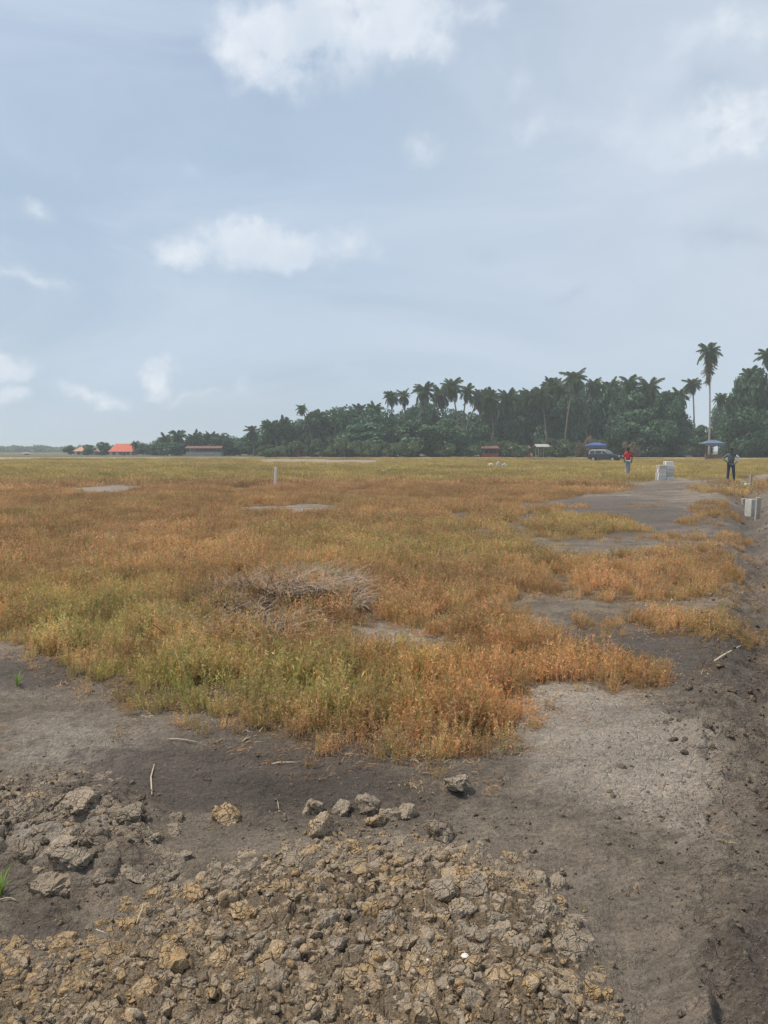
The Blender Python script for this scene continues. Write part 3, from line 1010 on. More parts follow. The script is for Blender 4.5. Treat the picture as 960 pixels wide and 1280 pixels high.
# single large clods along the head of the heap and the cracked slabs at the left
BIG = [  # px, py, diameter px, label, ochre
    (405, 1052, 50, 'largest grey-brown clay clod standing alone at the head of the heap', 0.15),
    (390, 1014, 36, 'brown clay clod leading the row of rounded clods behind the heap', 0.25),
    (429, 1017, 30, 'small brown rounded clod second in the row behind the heap', 0.3),
    (462, 1014, 38, 'tall grey-brown clod in the middle of the row behind the heap', 0.2),
    (489, 1022, 36, 'lumpy brown clod against the tall one in the row behind the heap', 0.3),
    (511, 1022, 30, 'ochre-brown clod that ends the row behind the heap', 0.4),
    (470, 1031, 26, 'low clod lying in front of the row behind the heap', 0.2),
    (281, 1028, 36, 'weathered flat clod alone on the dark mud', 0.3),
    (548, 1052, 46, 'broad half-buried olive-brown clod beyond the heap', 0.35),
    (672, 1112, 26, 'dark damp clod at the heap edge facing the trench', 0.05),
    (694, 1112, 28, 'twin dark clod touching another at the heap edge', 0.05),
]
for px, py, dp, lab, oc in BIG:
    x, y = ground_at(px, py)
    place_clod(CLODS[int(rng.integers(0, 4))], x, y, dp / FPX * math.hypot(y, 1.55) * 0.53, lab, None, oc, 0.52)
x, y = ground_at(573, 993)
place_clod(SLABS[0], x, y, 0.085, 'flat grey slab of clay lying on bare mud before the plants', None, 0.1, 0.2, 'crust_chunk', 0.1, 0.05)
SL = [(90, 1108, 58), (84, 1078, 40), (106, 1026, 48), (170, 1108, 30), (215, 1100, 26), (190, 1060, 26), (230, 1072, 24)]
for k, (px, py, dp) in enumerate(SL):
    x, y = ground_at(px, py)
    lab = 'grey-brown clay slab broken out of the cracked ground left of the heap'
    grp = 'broken clay slabs beside the heap'
    if k == 0:
        lab, grp = 'widest pale clay slab, flat-topped, on the dark ground left of the heap', None
    place_clod(SLABS[k % 5], x, y, dp / FPX * math.hypot(y, 1.55) * 0.56, lab, grp, 0.12, 0.5, 'crust_chunk', None, 0.10, 1.0)

# the heap itself
cand = []
CA = np.zeros((1600, 3))
tries = 0
while len(cand) < 1500 and tries < 60000:
    m = 4000
    tries += m
    xs, ys = rng.uniform(-2.2, 1.3, m), rng.uniform(1.35, 3.6, m)
    wx, wy = warp(xs, ys, 0.04, 83)
    PX, PY = project(wx, wy)
    ok = poly_soft(PX, PY, HEAP, 26)
    for q in range(m):
        if rng.random() > ok[q]:
            continue
        r = float(np.clip(rng.lognormal(math.log(0.044), 0.45), 0.020, 0.11)) * (0.55 + 0.45 * ok[q])
        if tries > 24000:
            r = min(r, 0.030)
        if PY[q] < 1150:
            r *= 0.8
        X, Yq = xs[q], ys[q]
        nc = len(cand)
        if not nc or np.all((CA[:nc, 0] - X) ** 2 + (CA[:nc, 1] - Yq) ** 2 > (0.66 * (r + CA[:nc, 2])) ** 2):
            CA[nc] = (X, Yq, r)
            cand.append((X, Yq, r))
            if nc > 1497:
                break


def clip_cell(i, pts, reach):
    """outline of the ground a clod takes up among its neighbours"""
    X, Y, r = pts[i]
    poly = [(X + math.cos(k * 0.5236) * r * 1.7, Y + math.sin(k * 0.5236) * r * 1.7) for k in range(12)]
    for j in reach:
        a, b, c = pts[j]
        dx, dy = a - X, b - Y
        d2 = dx * dx + dy * dy
        if j == i or d2 < 1e-9:
            continue
        t = 0.5 + (r * r - c * c) / (2 * d2)
        out = []
        for k in range(len(poly)):
            p, q = poly[k], poly[(k + 1) % len(poly)]
            fp = (p[0] - X) * dx + (p[1] - Y) * dy - t * d2
            fq = (q[0] - X) * dx + (q[1] - Y) * dy - t * d2
            if fp <= 0:
                out.append(p)
            if (fp < 0) != (fq < 0) and abs(fp - fq) > 1e-12:
                u = fp / (fp - fq)
                out.append((p[0] + (q[0] - p[0]) * u, p[1] + (q[1] - p[1]) * u))
        poly = out
        if len(poly) < 3:
            return None
    return poly


def lump(poly, seed, tall=1.0, gap=0.93, n=30):
    """broken clay lump over an outline: steep rough sides, faceted uneven top"""
    r = np.random.default_rng(seed)
    P = np.array(poly)
    c = P.mean(0)
    seg = np.roll(P, -1, 0) - P
    ln = np.hypot(seg[:, 0], seg[:, 1])
    cum = np.concatenate([[0], np.cumsum(ln)])
    tt = np.linspace(0, cum[-1], n, endpoint=False)
    k = np.clip(np.searchsorted(cum, tt, side='right') - 1, 0, len(P) - 1)
    B = P[k] + seg[k] * ((tt - cum[k]) / np.maximum(ln[k], 1e-9))[:, None]
    B = c + (B - c) * gap
    size = math.sqrt(max(1e-6, cum[-1] / 6.28 * np.hypot(*(B - c).T).mean()))
    up = size * r.uniform(0.25, 0.75) * tall
    tilt = r.normal(0, 0.22, 2)
    rings = [(0.88, -1.3), (0.97, -0.5), (1.0, 0.1), (0.975, 0.55), (0.90, 0.82), (0.68, 0.97), (0.40, 1.0), (0.14, 1.02)]
    V = []
    for q, zf in rings:
        xy = c + (B - c) * q
        nn = fbm(xy[:, 0] * 9 / size * 0.12 + seed, xy[:, 1] * 9 / size * 0.12 + zf, seed, 3)
        V.append(np.column_stack([xy, zf * up + size * 0.0 + (xy - c) @ tilt * (zf > -0.9) + nn * size * 0.36 * max(0, zf)]))
    V = np.vstack(V + [np.array([[c[0], c[1], up * 1.02]])])
    # break the top along a few planes
    cc_ = np.array([c[0], c[1], 0])
    for _ in range(6):
        nr = np.array([r.normal(0, 1), r.normal(0, 1), abs(r.normal(0, 0.9)) + 0.25])
        nr /= np.linalg.norm(nr)
        dd = (V - cc_) @ nr - size * r.uniform(0.45, 0.85)
        V = V - np.outer(np.maximum(dd, 0) * 0.9, nr)
    out = V - cc_
    out /= np.linalg.norm(out, axis=1, keepdims=True) + 1e-9
    f = fbm(V[:, 0] * 45 + V[:, 2] * 30, V[:, 1] * 45 - V[:, 2] * 30, seed + 3, 3, 0.65)
    V = V + out * (f * size * 0.22)[:, None]
    m = len(rings)
    F = []
    for a in range(m - 1):
        for b in range(n):
            b2 = (b + 1) % n
            F.append((a * n + b, a * n + b2, (a + 1) * n + b2, (a + 1) * n + b))
    F += [((m - 1) * n + b, (m - 1) * n + (b + 1) % n, m * n) for b in range(n)]
    V[:, :2] -= c
    return V, F, c, size


def fitted_clods(pts, count, label, group, name, ochre_fn, tall, gap, stuff_label, sink=0.22):
    arr = np.array(pts)
    cells = []
    for i in range(len(pts)):
        near_ = np.where(np.hypot(arr[:, 0] - arr[i, 0], arr[:, 1] - arr[i, 1]) < arr[i, 2] * 1.7 + 0.13)[0]
        poly = clip_cell(i, pts, near_)
        if poly is None:
            continue
        p = np.array(poly)
        area = 0.5 * abs(np.sum(p[:, 0] * np.roll(p[:, 1], -1) - p[:, 1] * np.roll(p[:, 0], -1)))
        if area < 6e-5:
            continue
        cx, cy = p.mean(0)
        px, py = project(np.array(cx), np.array(cy))
        shown = 0 <= px <= 960 and py < 1285
        cells.append((shown * area / (cy * cy + 2.4), poly, cx, cy, i))
    cells.sort(key=lambda c: -c[0])
    mb = MB()
    HZ = height(np.array([c[2] for c in cells]), np.array([c[3] for c in cells]))
    for k, (_, poly, cx, cy, i) in enumerate(cells):
        V, F, c, size = lump(poly, 3000 + i, tall, gap, 30 if k < count else 18)
        z = HZ[k] - size * sink + rng.normal(0, size * 0.12)
        if k < count:
            o = obj(name, mesh_np(name, V, F, 'clay'), None, (c[0], c[1], z))
            o.color = (ochre_fn(cx, cy), 0.35 if name == 'crust_chunk' else 0.08, 0, 1)
            tag(o, label, 'clod', group)
        else:
            mb.add(V + np.array([c[0], c[1], z]), F)
    if mb.v and stuff_label:
        o = obj('small_clods', mb.mesh('small_clods', 'clay'))
        o.color = (0.5, 0, 0, 1)
        tag(o, stuff_label, 'clods', kind='stuff')


def ochre_at(x, y):
    return float(np.clip(0.5 + 0.9 * fbm(np.array([x * 1.6]), np.array([y * 1.6]), 900, 3)[0], 0.05, 1))


fitted_clods(cand, 270, 'ochre-brown dry clay clod in the dug heap', 'clods of the dug heap', 'clay_clod', ochre_at, 0.72, 0.98, 'smaller ochre-brown clods packed between the others of the heap')
rest = []
# cracked crust left of the heap
spts = []
sx_, sy_ = rng.uniform(-2.6, -0.7, 4000), rng.uniform(2.6, 4.2, 4000)
spx, spy = project(*warp(sx_, sy_, 0.04, 85))
sok = (rng.random(4000) < poly_soft(spx, spy, CHUNK, 25)) & ~((spx > 145) & (spy < 1008)) & ~((spx < 60) & (spy > 1075))
for X, Yq in zip(sx_[sok].tolist(), sy_[sok].tolist()):
    if len(spts) >= 130:
        break
    r = float(np.clip(rng.lognormal(math.log(0.052), 0.4), 0.022, 0.08))
    if all((X - a) ** 2 + (Yq - b) ** 2 > (0.72 * (r + c)) ** 2 for a, b, c in spts):
        spts.append((X, Yq, r))
fitted_clods(spts, 60, 'grey-brown clay slab broken out of the cracked ground left of the heap', 'broken clay slabs beside the heap', 'crust_chunk', lambda x, y: 0.1, 0.6, 0.97, 'small grey crust pieces between the slabs')
# crumbs: the small pieces of the heap, thrown-up earth by the trench and loose bits on the mud
CX, CY, CS, CO = [], [], [], []
for X, Yq, r in rest:
    CX.append(X); CY.append(Yq); CS.append(r * 1.15); CO.append(0.5)
n = 60000
xs, ys = rng.uniform(-3.2, 3.2, n), rng.uniform(1.3, 6.5, n)
PX, PY = project(*warp(xs, ys, 0.05, 87))
hp = poly_soft(PX, PY, HEAP, 70)
ck = poly_soft(PX, PY, CHUNK, 50)
tt = np.abs(xs - trench_axis(ys))
prob = 0.10 * np.clip(fbm(xs * 1.2, ys * 1.2, 907, 3) * 2 + 0.6, 0, 1) + 0.30 * hp + 0.30 * ck + 0.30 * np.exp(-((tt - 0.25) / 0.35) ** 2) + 0.35 * blob(PX, PY, 460, 1040, 150, 40)
k = rng.random(n) < prob
CX += list(xs[k]); CY += list(ys[k])
CS += list(np.clip(rng.lognormal(math.log(0.0095), 0.55, k.sum()), 0.003, 0.03) * (0.5 + 0.7 * np.maximum(hp, ck)[k])); CO += list(0.5 * hp[k])
# dark clods further up the trench
n = 5000
ys = rng.uniform(3, 45, n)
tt = np.abs(rng.normal(0, 1, n)) * (0.25 + 0.03 * ys) * np.where(rng.random(n) < 0.5, 1, -1)
xs = trench_axis(ys) + tt
sz = np.clip(rng.lognormal(math.log(0.018), 0.5, n), 0.006, 0.035 + 0.002 * ys)
k = rng.random(n) < np.clip(2.2 / ys, 0.08, 1)
CX += list(xs[k]); CY += list(ys[k]); CS += list(sz[k]); CO += [0.0] * int(k.sum())
CX, CY, CS = np.array(CX), np.array(CY), np.array(CS)
n = len(CX)
o = scatter('clay_crumbs', np.stack([CX, CY, height(CX, CY) + CS * 0.02], 1), np.stack([rng.normal(0, 0.5, n), rng.normal(0, 0.5, n), rng.uniform(0, 6.28, n)], 1), CS,
            rng.integers(0, 8, n), np.stack([CO, np.clip(0.85 - 2 * np.array(CO), 0, 1), CO, np.ones(n)], 1), SMALL)
o.color = (0, 0, 0, 1)
tag(o, 'small brown clay crumbs strewn over the heap and mud', 'crumbs', kind='stuff')


# ------------------------------------------------------------------ dead brush, sticks, shells, sprigs
def arching_stalks(name, centers, count, length, rad, seed, mat, flat=0.6):
    r = np.random.default_rng(seed)
    V, F = [], []
    for s in range(count):
        c = centers[int(r.integers(0, len(centers)))]
        a = r.uniform(0, 6.28)
        q = c[2] * math.sqrt(r.uniform(0, 1))
        bx, by = c[0] + math.cos(a) * q, c[1] + math.sin(a) * q
        L = length * r.uniform(0.45, 1.2)
        da = a + r.normal(0, 0.9)
        up = r.uniform(0.15, 1.25) * (1 - 0.5 * flat) + 0.05
        w0 = rad * r.uniform(0.7, 1.4)
        side = np.array([-math.sin(da), math.cos(da), 0.3]) * w0
        n0 = len(V)
        curl = r.uniform(0.2, 1.3)
        for k in range(6):
            f = k / 5
            p = np.array([bx + math.cos(da) * L * f * 0.8 + 0.09 * L * math.sin(7 * f + s), by + math.sin(da) * L * f * 0.8, c[3] - 0.02 + L * (up * f - 0.75 * curl * f * f * up)])
            V += [p - side * (1 - 0.6 * f), p + side * (1 - 0.6 * f)]
        for k in range(5):
            F.append((n0 + 2 * k, n0 + 2 * k + 1, n0 + 2 * k + 3, n0 + 2 * k + 2))
    return mesh_np(name, np.array(V), np.array(F), mat)


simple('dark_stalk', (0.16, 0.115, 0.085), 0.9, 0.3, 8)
bx, by = ground_at(360, 775)
root = empty('dead_brush', (bx, by, hz(bx, by)))
tag(root, 'heap of dead grey-brown tangled stalks among the orange plants', 'brush')
cl_px = [(372, 745, 0.20, 0.13), (415, 745, 0.18, 0.10), (330, 752, 0.18, 0.06), (392, 765, 0.2, 0.06), (295, 750, 0.14, 0.06), (350, 770, 0.22, 0.03), (300, 775, 0.2, 0.0), (430, 770, 0.15, 0.02), (250, 790, 0.3, -0.02), (350, 790, 0.25, -0.02), (420, 752, 0.22, 0.05), (345, 745, 0.22, 0.04), (270, 765, 0.2, 0.0), (225, 800, 0.25, 0.0), (280, 805, 0.25, 0.0), (325, 800, 0.25, 0.02)]
cc = []
for px, py, rr_, zz in cl_px:
    x, y = ground_at(px, py)
    cc.append((x - bx, y - by, rr_, hz(x, y) - hz(bx, by) + zz + 0.04))
obj('stalks', arching_stalks('stalks', cc, 3300, 0.38, 0.0034, 77, 'dead_stalk', 0.75), root)
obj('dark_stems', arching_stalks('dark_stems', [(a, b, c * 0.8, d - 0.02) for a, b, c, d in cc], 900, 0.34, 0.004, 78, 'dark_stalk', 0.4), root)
up_c = []
for px in (362, 375, 388, 400):
    x, y = ground_at(px, 740)
    up_c.append((x - bx, y - by, 0.07, hz(x, y) - hz(bx, by) + 0.12))
V, F = [], []
for s in range(26):
    c = up_c[s % 4]
    a = rng.uniform(0, 6.28)
    b0 = Vector((c[0] + math.cos(a) * c[2], c[1] + math.sin(a) * c[2], c[3]))
    L = rng.uniform(0.1, 0.22)
    tv, tf = tube([b0, b0 + Vector((math.cos(a) * L * 0.25, math.sin(a) * L * 0.25, L * 0.6)), b0 + Vector((math.cos(a) * L * 0.6, math.sin(a) * L * 0.6, L))], [0.003, 0.0022, 0.001], 4, False)
    k = len(V)
    V += tv
    F += [tuple(i + k for i in f) for f in tf]
obj('upright_stalks', mesh_np('upright_stalks', V, F, 'straw'), root)


def stick(pa, pb, rad, label, mat='straw', lift=0.006, name='dry_stick'):
    a, b = ground_at(*pa), ground_at(*pb)
    A, B = Vector((a[0], a[1], hz(*a) + lift)), Vector((b[0], b[1], hz(*b) + lift))
    mid = (A + B) / 2 + Vector((rng.normal(0, 0.006), rng.normal(0, 0.006), 0.006))
    q1, q2 = A.lerp(mid, 0.5) + Vector((0, 0, 0.003)), mid.lerp(B, 0.5)
    V, F = tube([Vector((0, 0, 0)), q1 - A, mid - A, q2 - A, B - A], [rad, rad * 1.08, rad * 0.95, rad * 0.9, rad * 0.6], 7)
    o = obj(name, mesh_np(name, V, F, mat, True), None, tuple(A))
    return tag(o, label, 'stick')


stick((190, 996), (193, 957), 0.0035, 'long straight pale reed lying on the dark mud left of centre')
stick((340, 955), (372, 957), 0.0035, 'short pale stick lying flat on dark mud below the plants')
stick((303, 928), (314, 920), 0.004, 'stubby pale stick end poking out at the plants edge')
stick((212, 927), (250, 929), 0.003, 'thin straw lying crosswise on dark mud near the plants')
stick((893, 834), (926, 806), 0.008, 'crooked pale branch lying beside the trench')
stick((172, 1198), (180, 1172), 0.0018, 'thin pale twig sticking across the clods at the heap edge', lift=0.05)
stick((120, 1202), (134, 1212), 0.0016, 'curved thin root lying between clods left of the heap', lift=0.04)
stick((0, 1128), (22, 1127), 0.0022, 'pale straw on dark soil under the green sprig')
stick((190, 850), (196, 855), 0.004, 'tiny bleached twig at the green edge of the plants')


def shell(px, py, size, label, lift=0.05):
    x, y = ground_at(px, py)
    V, F = [], []
    rings, seg = 5, 14
    for i in range(rings + 1):
        f = i / rings
        for k in range(seg):
            a = 2 * math.pi * k / seg
            rr_ = f * (1 + 0.06 * math.cos(7 * a))
            V.append((rr_ * math.cos(a), rr_ * math.sin(a) * 0.85 - 0.1 * f, 0.45 * (1 - f * f)))
    for i in range(rings):
        for k in range(seg):
            k2 = (k + 1) % seg
            F.append((i * seg + k, i * seg + k2, (i + 1) * seg + k2, (i + 1) * seg + k))
    o = obj('white_shell', mesh_np('white_shell', V, F, 'shell', True), None, (x, y, hz(x, y) + lift), (rng.normal(-0.3, 0.2), rng.normal(0, 0.2), rng.uniform(0, 6)), (size,) * 3)
    return tag(o, label, 'shell')


shell(581, 1256, 0.013, 'largest white shell lying on the ochre clods', 0.06)
for px, py in ((518, 1182), (537, 1222), (534, 1250)):
    tag(shell(px, py, 0.004, 'tiny white shell chip among the heap clods', 0.055), group='shell chips on the heap')


def sprig(px, py, n, L, label, mat='sprig_leaf', wid=0.006):
    x, y = ground_at(px, py)
    root = empty('grass_sprig', (x, y, hz(x, y)))
    tag(root, label, 'grass sprig')
    for s in range(n):
        a, l = rng.uniform(0, 6.28), L * rng.uniform(0.6, 1.1)
        V, F = [], []
        for k in range(6):
            f = k / 5
            c = Vector((math.cos(a) * l * 0.5 * f * f + 0.01 * math.cos(a), math.sin(a) * l * 0.5 * f * f + 0.01 * math.sin(a), l * f * (1 - 0.25 * f)))
            sd = Vector((-math.sin(a), math.cos(a), 0)) * wid * (1 - f ** 2) + Vector((0, 0, 0.0005))
            V += [c - sd, c + Vector((0, 0, -0.002)), c + sd]
            if k:
                q = 3 * k
                F += [(q - 3, q - 2, q + 1, q), (q - 2, q - 1, q + 2, q + 1)]
        me = mesh_np('blade', V, F, mat)
        color_attr(me, 'stem', np.ones((len(V), 4)))
        obj('blade', me, root)


sprig(0, 1118, 9, 0.10, 'bright green grass sprig on dark soil left of the heap')
sprig(22, 858, 8, 0.12, 'lone yellow-green sprig on dark mud at the plants edge', 'sprig_leaf', 0.005)

# ------------------------------------------------------------------ trees
def frond_mesh(name, L, seed, droop, mat, pairs=30, dead=False):
    """rachis along +X that arches down, leaflets hanging both sides"""
    r = np.random.default_rng(seed)
    V, F, C = [], [], []

    def curve(f):
        return np.array([L * (f - 0.18 * droop * f * f), 0, L * (0.28 * f * (1 - 0.4 * f) - 0.62 * droop * f * f)])
    n0 = 0
    for k in range(9):
        f = k / 8
        p = curve(f)
        w_ = 0.055 * (1 - 0.8 * f)
        V += [p + (0, -w_, 0), p + (0, w_, 0), p + (0, 0, -w_)]
        C += [(0.9, 0.95, 0.8, 1)] * 3
        if k:
            a = 3 * k
            F += [(a - 3, a - 2, a + 1, a), (a - 2, a - 1, a + 2, a + 1), (a - 1, a - 3, a, a + 2)]
    for k in range(pairs):
        f = 0.12 + 0.87 * (k + 0.5) / pairs
        p = curve(f)
        ll = L * 0.34 * math.sin(math.pi * (0.12 + 0.80 * f)) * r.uniform(0.75, 1.15)
        for sgn in (-1, 1):
            if dead and r.random() < 0.35:
                continue
            fw, dn = r.uniform(0.35, 0.7), r.uniform(0.25, 0.75) + 0.35 * droop
            dv = np.array([fw, sgn * 0.8, -dn])
            dv /= np.linalg.norm(dv)
            tip = p + dv * ll + np.array([0, 0, -0.12 * ll])
            sd = np.array([0.07, 0, 0.04]) * L / 4
            n0 = len(V)
            V += [p - sd, p + sd, p + dv * ll * 0.55 + sd, tip, p + dv * ll * 0.55 - sd]
            t_ = r.uniform(0.75, 1.25)
            C += [(t_, t_, t_ * 0.95, 1)] * 5
            F.append((n0, n0 + 1, n0 + 2, n0 + 3, n0 + 4))
    me = mesh_np(name, V, F, mat)
    color_attr(me, 'stem', C)
    return me


FROND = [frond_mesh('frond', 3.5, 700 + k, (0.55, 0.9, 1.2, 1.5)[k], 'palm_leaf') for k in range(4)]
DEADF = [frond_mesh('dead_frond', 3.8, 720 + k, 1.6, 'dead_frond', dead=True) for k in range(2)]


def frond_set(r, n=20, ndead=2):
    """(mesh, euler, scale) for each frond of a crown"""
    out = []
    for k in range(n):
        f = (k + 0.5) / n
        elev = 1.5 - 2.75 * f + r.normal(0, 0.12)
        az_ = k * 2.399 + r.normal(0, 0.15)
        mesh = FROND[0] if f < 0.3 else FROND[1] if f < 0.55 else FROND[2] if f < 0.8 else FROND[3]
        out.append((mesh, (r.normal(0, 0.2), -elev * 0.75, az_), r.uniform(0.85, 1.1) * (0.8 + 0.2 * min(1, f * 4))))
    for k in range(ndead):
        out.append((DEADF[k % 2], (r.normal(0, 0.2), r.uniform(0.75, 1.25), k * 2.1 + r.uniform(0, 1)), r.uniform(0.75, 1.0)))
    return out


def merged_crown(name, seed, n=20, ndead=3):
    r = np.random.default_rng(seed)
    V, F, C, MI = [], [], [], []
    for me, e, s in frond_set(r, n, ndead):
        M = Euler(e).to_matrix() * s
        n0 = len(V)
        V += [tuple(M @ v.co) for v in me.vertices]
        buf = np.empty(len(me.vertices) * 4, np.float32)
        me.attributes['stem'].data.foreach_get('color', buf)
        C += buf.reshape(-1, 4).tolist()
        dead = me in DEADF
        for p in me.polygons:
            F.append(tuple(i + n0 for i in p.vertices))
            MI.append(1 if dead else 0)
    me = mesh_np(name, V, F, 'palm_leaf')
    me.materials.append(MATS['dead_frond'])
    me.polygons.foreach_set('material_index', np.array(MI, np.int32))
    color_attr(me, 'stem', C)
    return me


PALM_CROWNS = [merged_crown('crown', 740 + k, 34 + 3 * k, 2 + 2 * k) for k in range(4)]


def trunk_mesh(h, r0, r1, lean, mat='bark', seed=0, flare=1.5):
    r = np.random.default_rng(seed)
    pts, rad = [], []
    for k in range(11):
        f = k / 10
        pts.append((lean[0] * f * f, lean[1] * f * f, h * f))
        rad.append((r0 + (r1 - r0) * f) * (1 + (flare - 1) * max(0, 1 - f * 8)) * (1 + 0.05 * (k % 2)))
    V, F = tube(pts, rad, 8)
    return mesh_np('trunk', V, F, mat, True), pts[-1]


TREE_GROUP = 'trees of the palm grove behind the field'


def palm(px, ytop, D, label, size=1.0, parts=False, lean=(0, 0), ndead=2, mat='bark', seed=0, zrot=None, group=None):
    size *= 0.88
    top = at_depth(px, ytop, D)
    gx, gy = top[0] - lean[0], D - lean[1]
    gz = hz(gx, gy)
    h = top[2] - gz - 1.9 * size
    root = empty('palm_tree', (gx, gy, gz - 0.1))
    tag(root, label, 'palm', group)
    me, tip = trunk_mesh(h, 0.20, 0.13, lean, mat, seed)
    obj('trunk', me, root)
    r = np.random.default_rng(seed)
    if parts:
        for me, e, s in frond_set(r, int(r.integers(26, 40)), ndead):
            obj('dead_frond' if me in DEADF else 'frond', me, root, (tip[0], tip[1], tip[2]), e, (s * size * r.uniform(0.72, 1.15),) * 3)
    else:
        obj('crown', PALM_CROWNS[seed % 4], root, tip, (r.normal(0, 0.12), r.normal(0, 0.12), r.uniform(0, 6.28)), (size, size, size * r.uniform(1.0, 1.35)))
    return root


def crown_mesh(name, seed, lobes, leaves, lsize, shape=(1, 1, 1), mat='tree_leaf'):
    """a crown of unit radius: leaf clumps spread over many lobes, with gaps"""
    r = np.random.default_rng(seed)
    V, F, C = [], [], []
    cents = []
    for k in range(lobes):
        d = r.normal(0, 1, 3)
        d /= np.linalg.norm(d)
        d[2] = d[2] * 0.9 + 0.05
        q = r.uniform(0.3, 0.92)
        cents.append((d * q, r.uniform(0.16, 0.38), r.uniform(0.7, 1.25)))
    per = leaves // lobes
    for c, rad, tone in cents:
        d = r.normal(0, 1, (per, 3))
        d /= np.linalg.norm(d, axis=1, keepdims=True)
        q = rad * r.uniform(0.55, 1.08, (per, 1)) ** 0.6
        P = (c + d * q * np.array([1.15, 1.15, 0.8])) * shape
        for p, dd in zip(P, d):
            nrm = dd * 0.7 + r.normal(0, 0.6, 3) + (0, 0, 0.35)
            nrm /= np.linalg.norm(nrm)
            a = np.cross(nrm, r.normal(0, 1, 3))
            a /= np.linalg.norm(a)
            b = np.cross(nrm, a)
            s = lsize * r.uniform(0.6, 1.4)
            n0 = len(V)
            V += [p - a * s, p + b * s * 0.55, p + a * s, p - b * s * 0.55]
            t_ = tone * r.uniform(0.75, 1.25)
            C += [(t_, t_, t_, 1)] * 4
            F.append((n0, n0 + 1, n0 + 2, n0 + 3))
    V = np.array(V)
    V[:, 2] /= np.percentile(V[:, 2], 99.3)
    V[:, :2] /= np.percentile(np.abs(V[:, :2]), 98.5)
    me = mesh_np(name, V, np.array(F), mat)
    color_attr(me, 'stem', C)
    return me


CROWNS = [crown_mesh('crown', 800 + k, 40, 8000, 0.055, (1, 1, 1)) for k in range(5)]
BUSHES = [crown_mesh('foliage', 830 + k, 18, 2600, 0.07, (1, 1, 0.8), 'bush_leaf') for k in range(3)]
DRYB = crown_mesh('foliage', 840, 18, 2600, 0.06, (1, 1, 0.9), 'dead_frond')


def limbs_mesh(h, seed, spread):
    r = np.random.default_rng(seed)
    mb = MB()
    fork = h * r.uniform(0.3, 0.42)
    r0 = 0.022 * h + 0.05
    mb.add(*tube([(0, 0, -0.1), (0.05, 0.03, fork * 0.5), (r.normal(0, 0.15), r.normal(0, 0.15), fork)], [r0 * 1.4, r0, r0 * 0.85], 8))
    for k in range(6):
        a = k * 1.05 + r.normal(0, 0.25)
        q = spread * r.uniform(0.45, 0.8)
        top = h * r.uniform(0.65, 0.9)
        mb.add(*tube([(0, 0, fork * 0.9), (math.cos(a) * q * 0.4, math.sin(a) * q * 0.4, fork + (top - fork) * 0.45), (math.cos(a) * q, math.sin(a) * q, top)], [r0 * 0.6, r0 * 0.4, r0 * 0.12], 6))
    return mb.mesh('trunk', 'bark', True)


def broadleaf(px, ytop, half, D, label, seed, low=0.02, group=None):
    half = half * 1.12
    x, y, ztop = at_depth(px, ytop, D)
    gz = hz(x, y)
    h = ztop - gz
    rx = half / FPX * D
    root = empty('broadleaf_tree', (x, y, gz))
    tag(root, label, 'tree', group)
    obj('trunk', limbs_mesh(h, seed, rx), root)
    zc = h * (0.5 + low / 2)
    rz_ = h - zc
    obj('crown', CROWNS[seed % 5], root, (0, 0, zc), (0, 0, seed * 1.3), (rx, rx * 0.95, rz_))
    return root


def bush(px, ytop, half, D, label, seed, dry=False, group=None):
    x, y, ztop = at_depth(px, ytop, D)
    gz = hz(x, y)
    h, rx = ztop - gz, half / FPX * D
    root = empty('bush', (x, y, gz))
    tag(root, label, 'bush', group)
    mb = MB()
    r = np.random.default_rng(seed)
    for k in range(5):
        a = k * 1.26
        mb.add(*tube([(0, 0, -0.05), (math.cos(a) * rx * 0.3, math.sin(a) * rx * 0.3, h * 0.4), (math.cos(a) * rx * 0.6, math.sin(a) * rx * 0.6, h * 0.75)], [0.06, 0.04, 0.015], 5))
    obj('stem', mb.mesh('stem', 'bark'), root)
    obj('foliage', DRYB if dry else BUSHES[seed % 3], root, (0, 0, h * 0.42), (0, 0, seed * 2.1), (rx, rx * 0.9, h * 0.56))


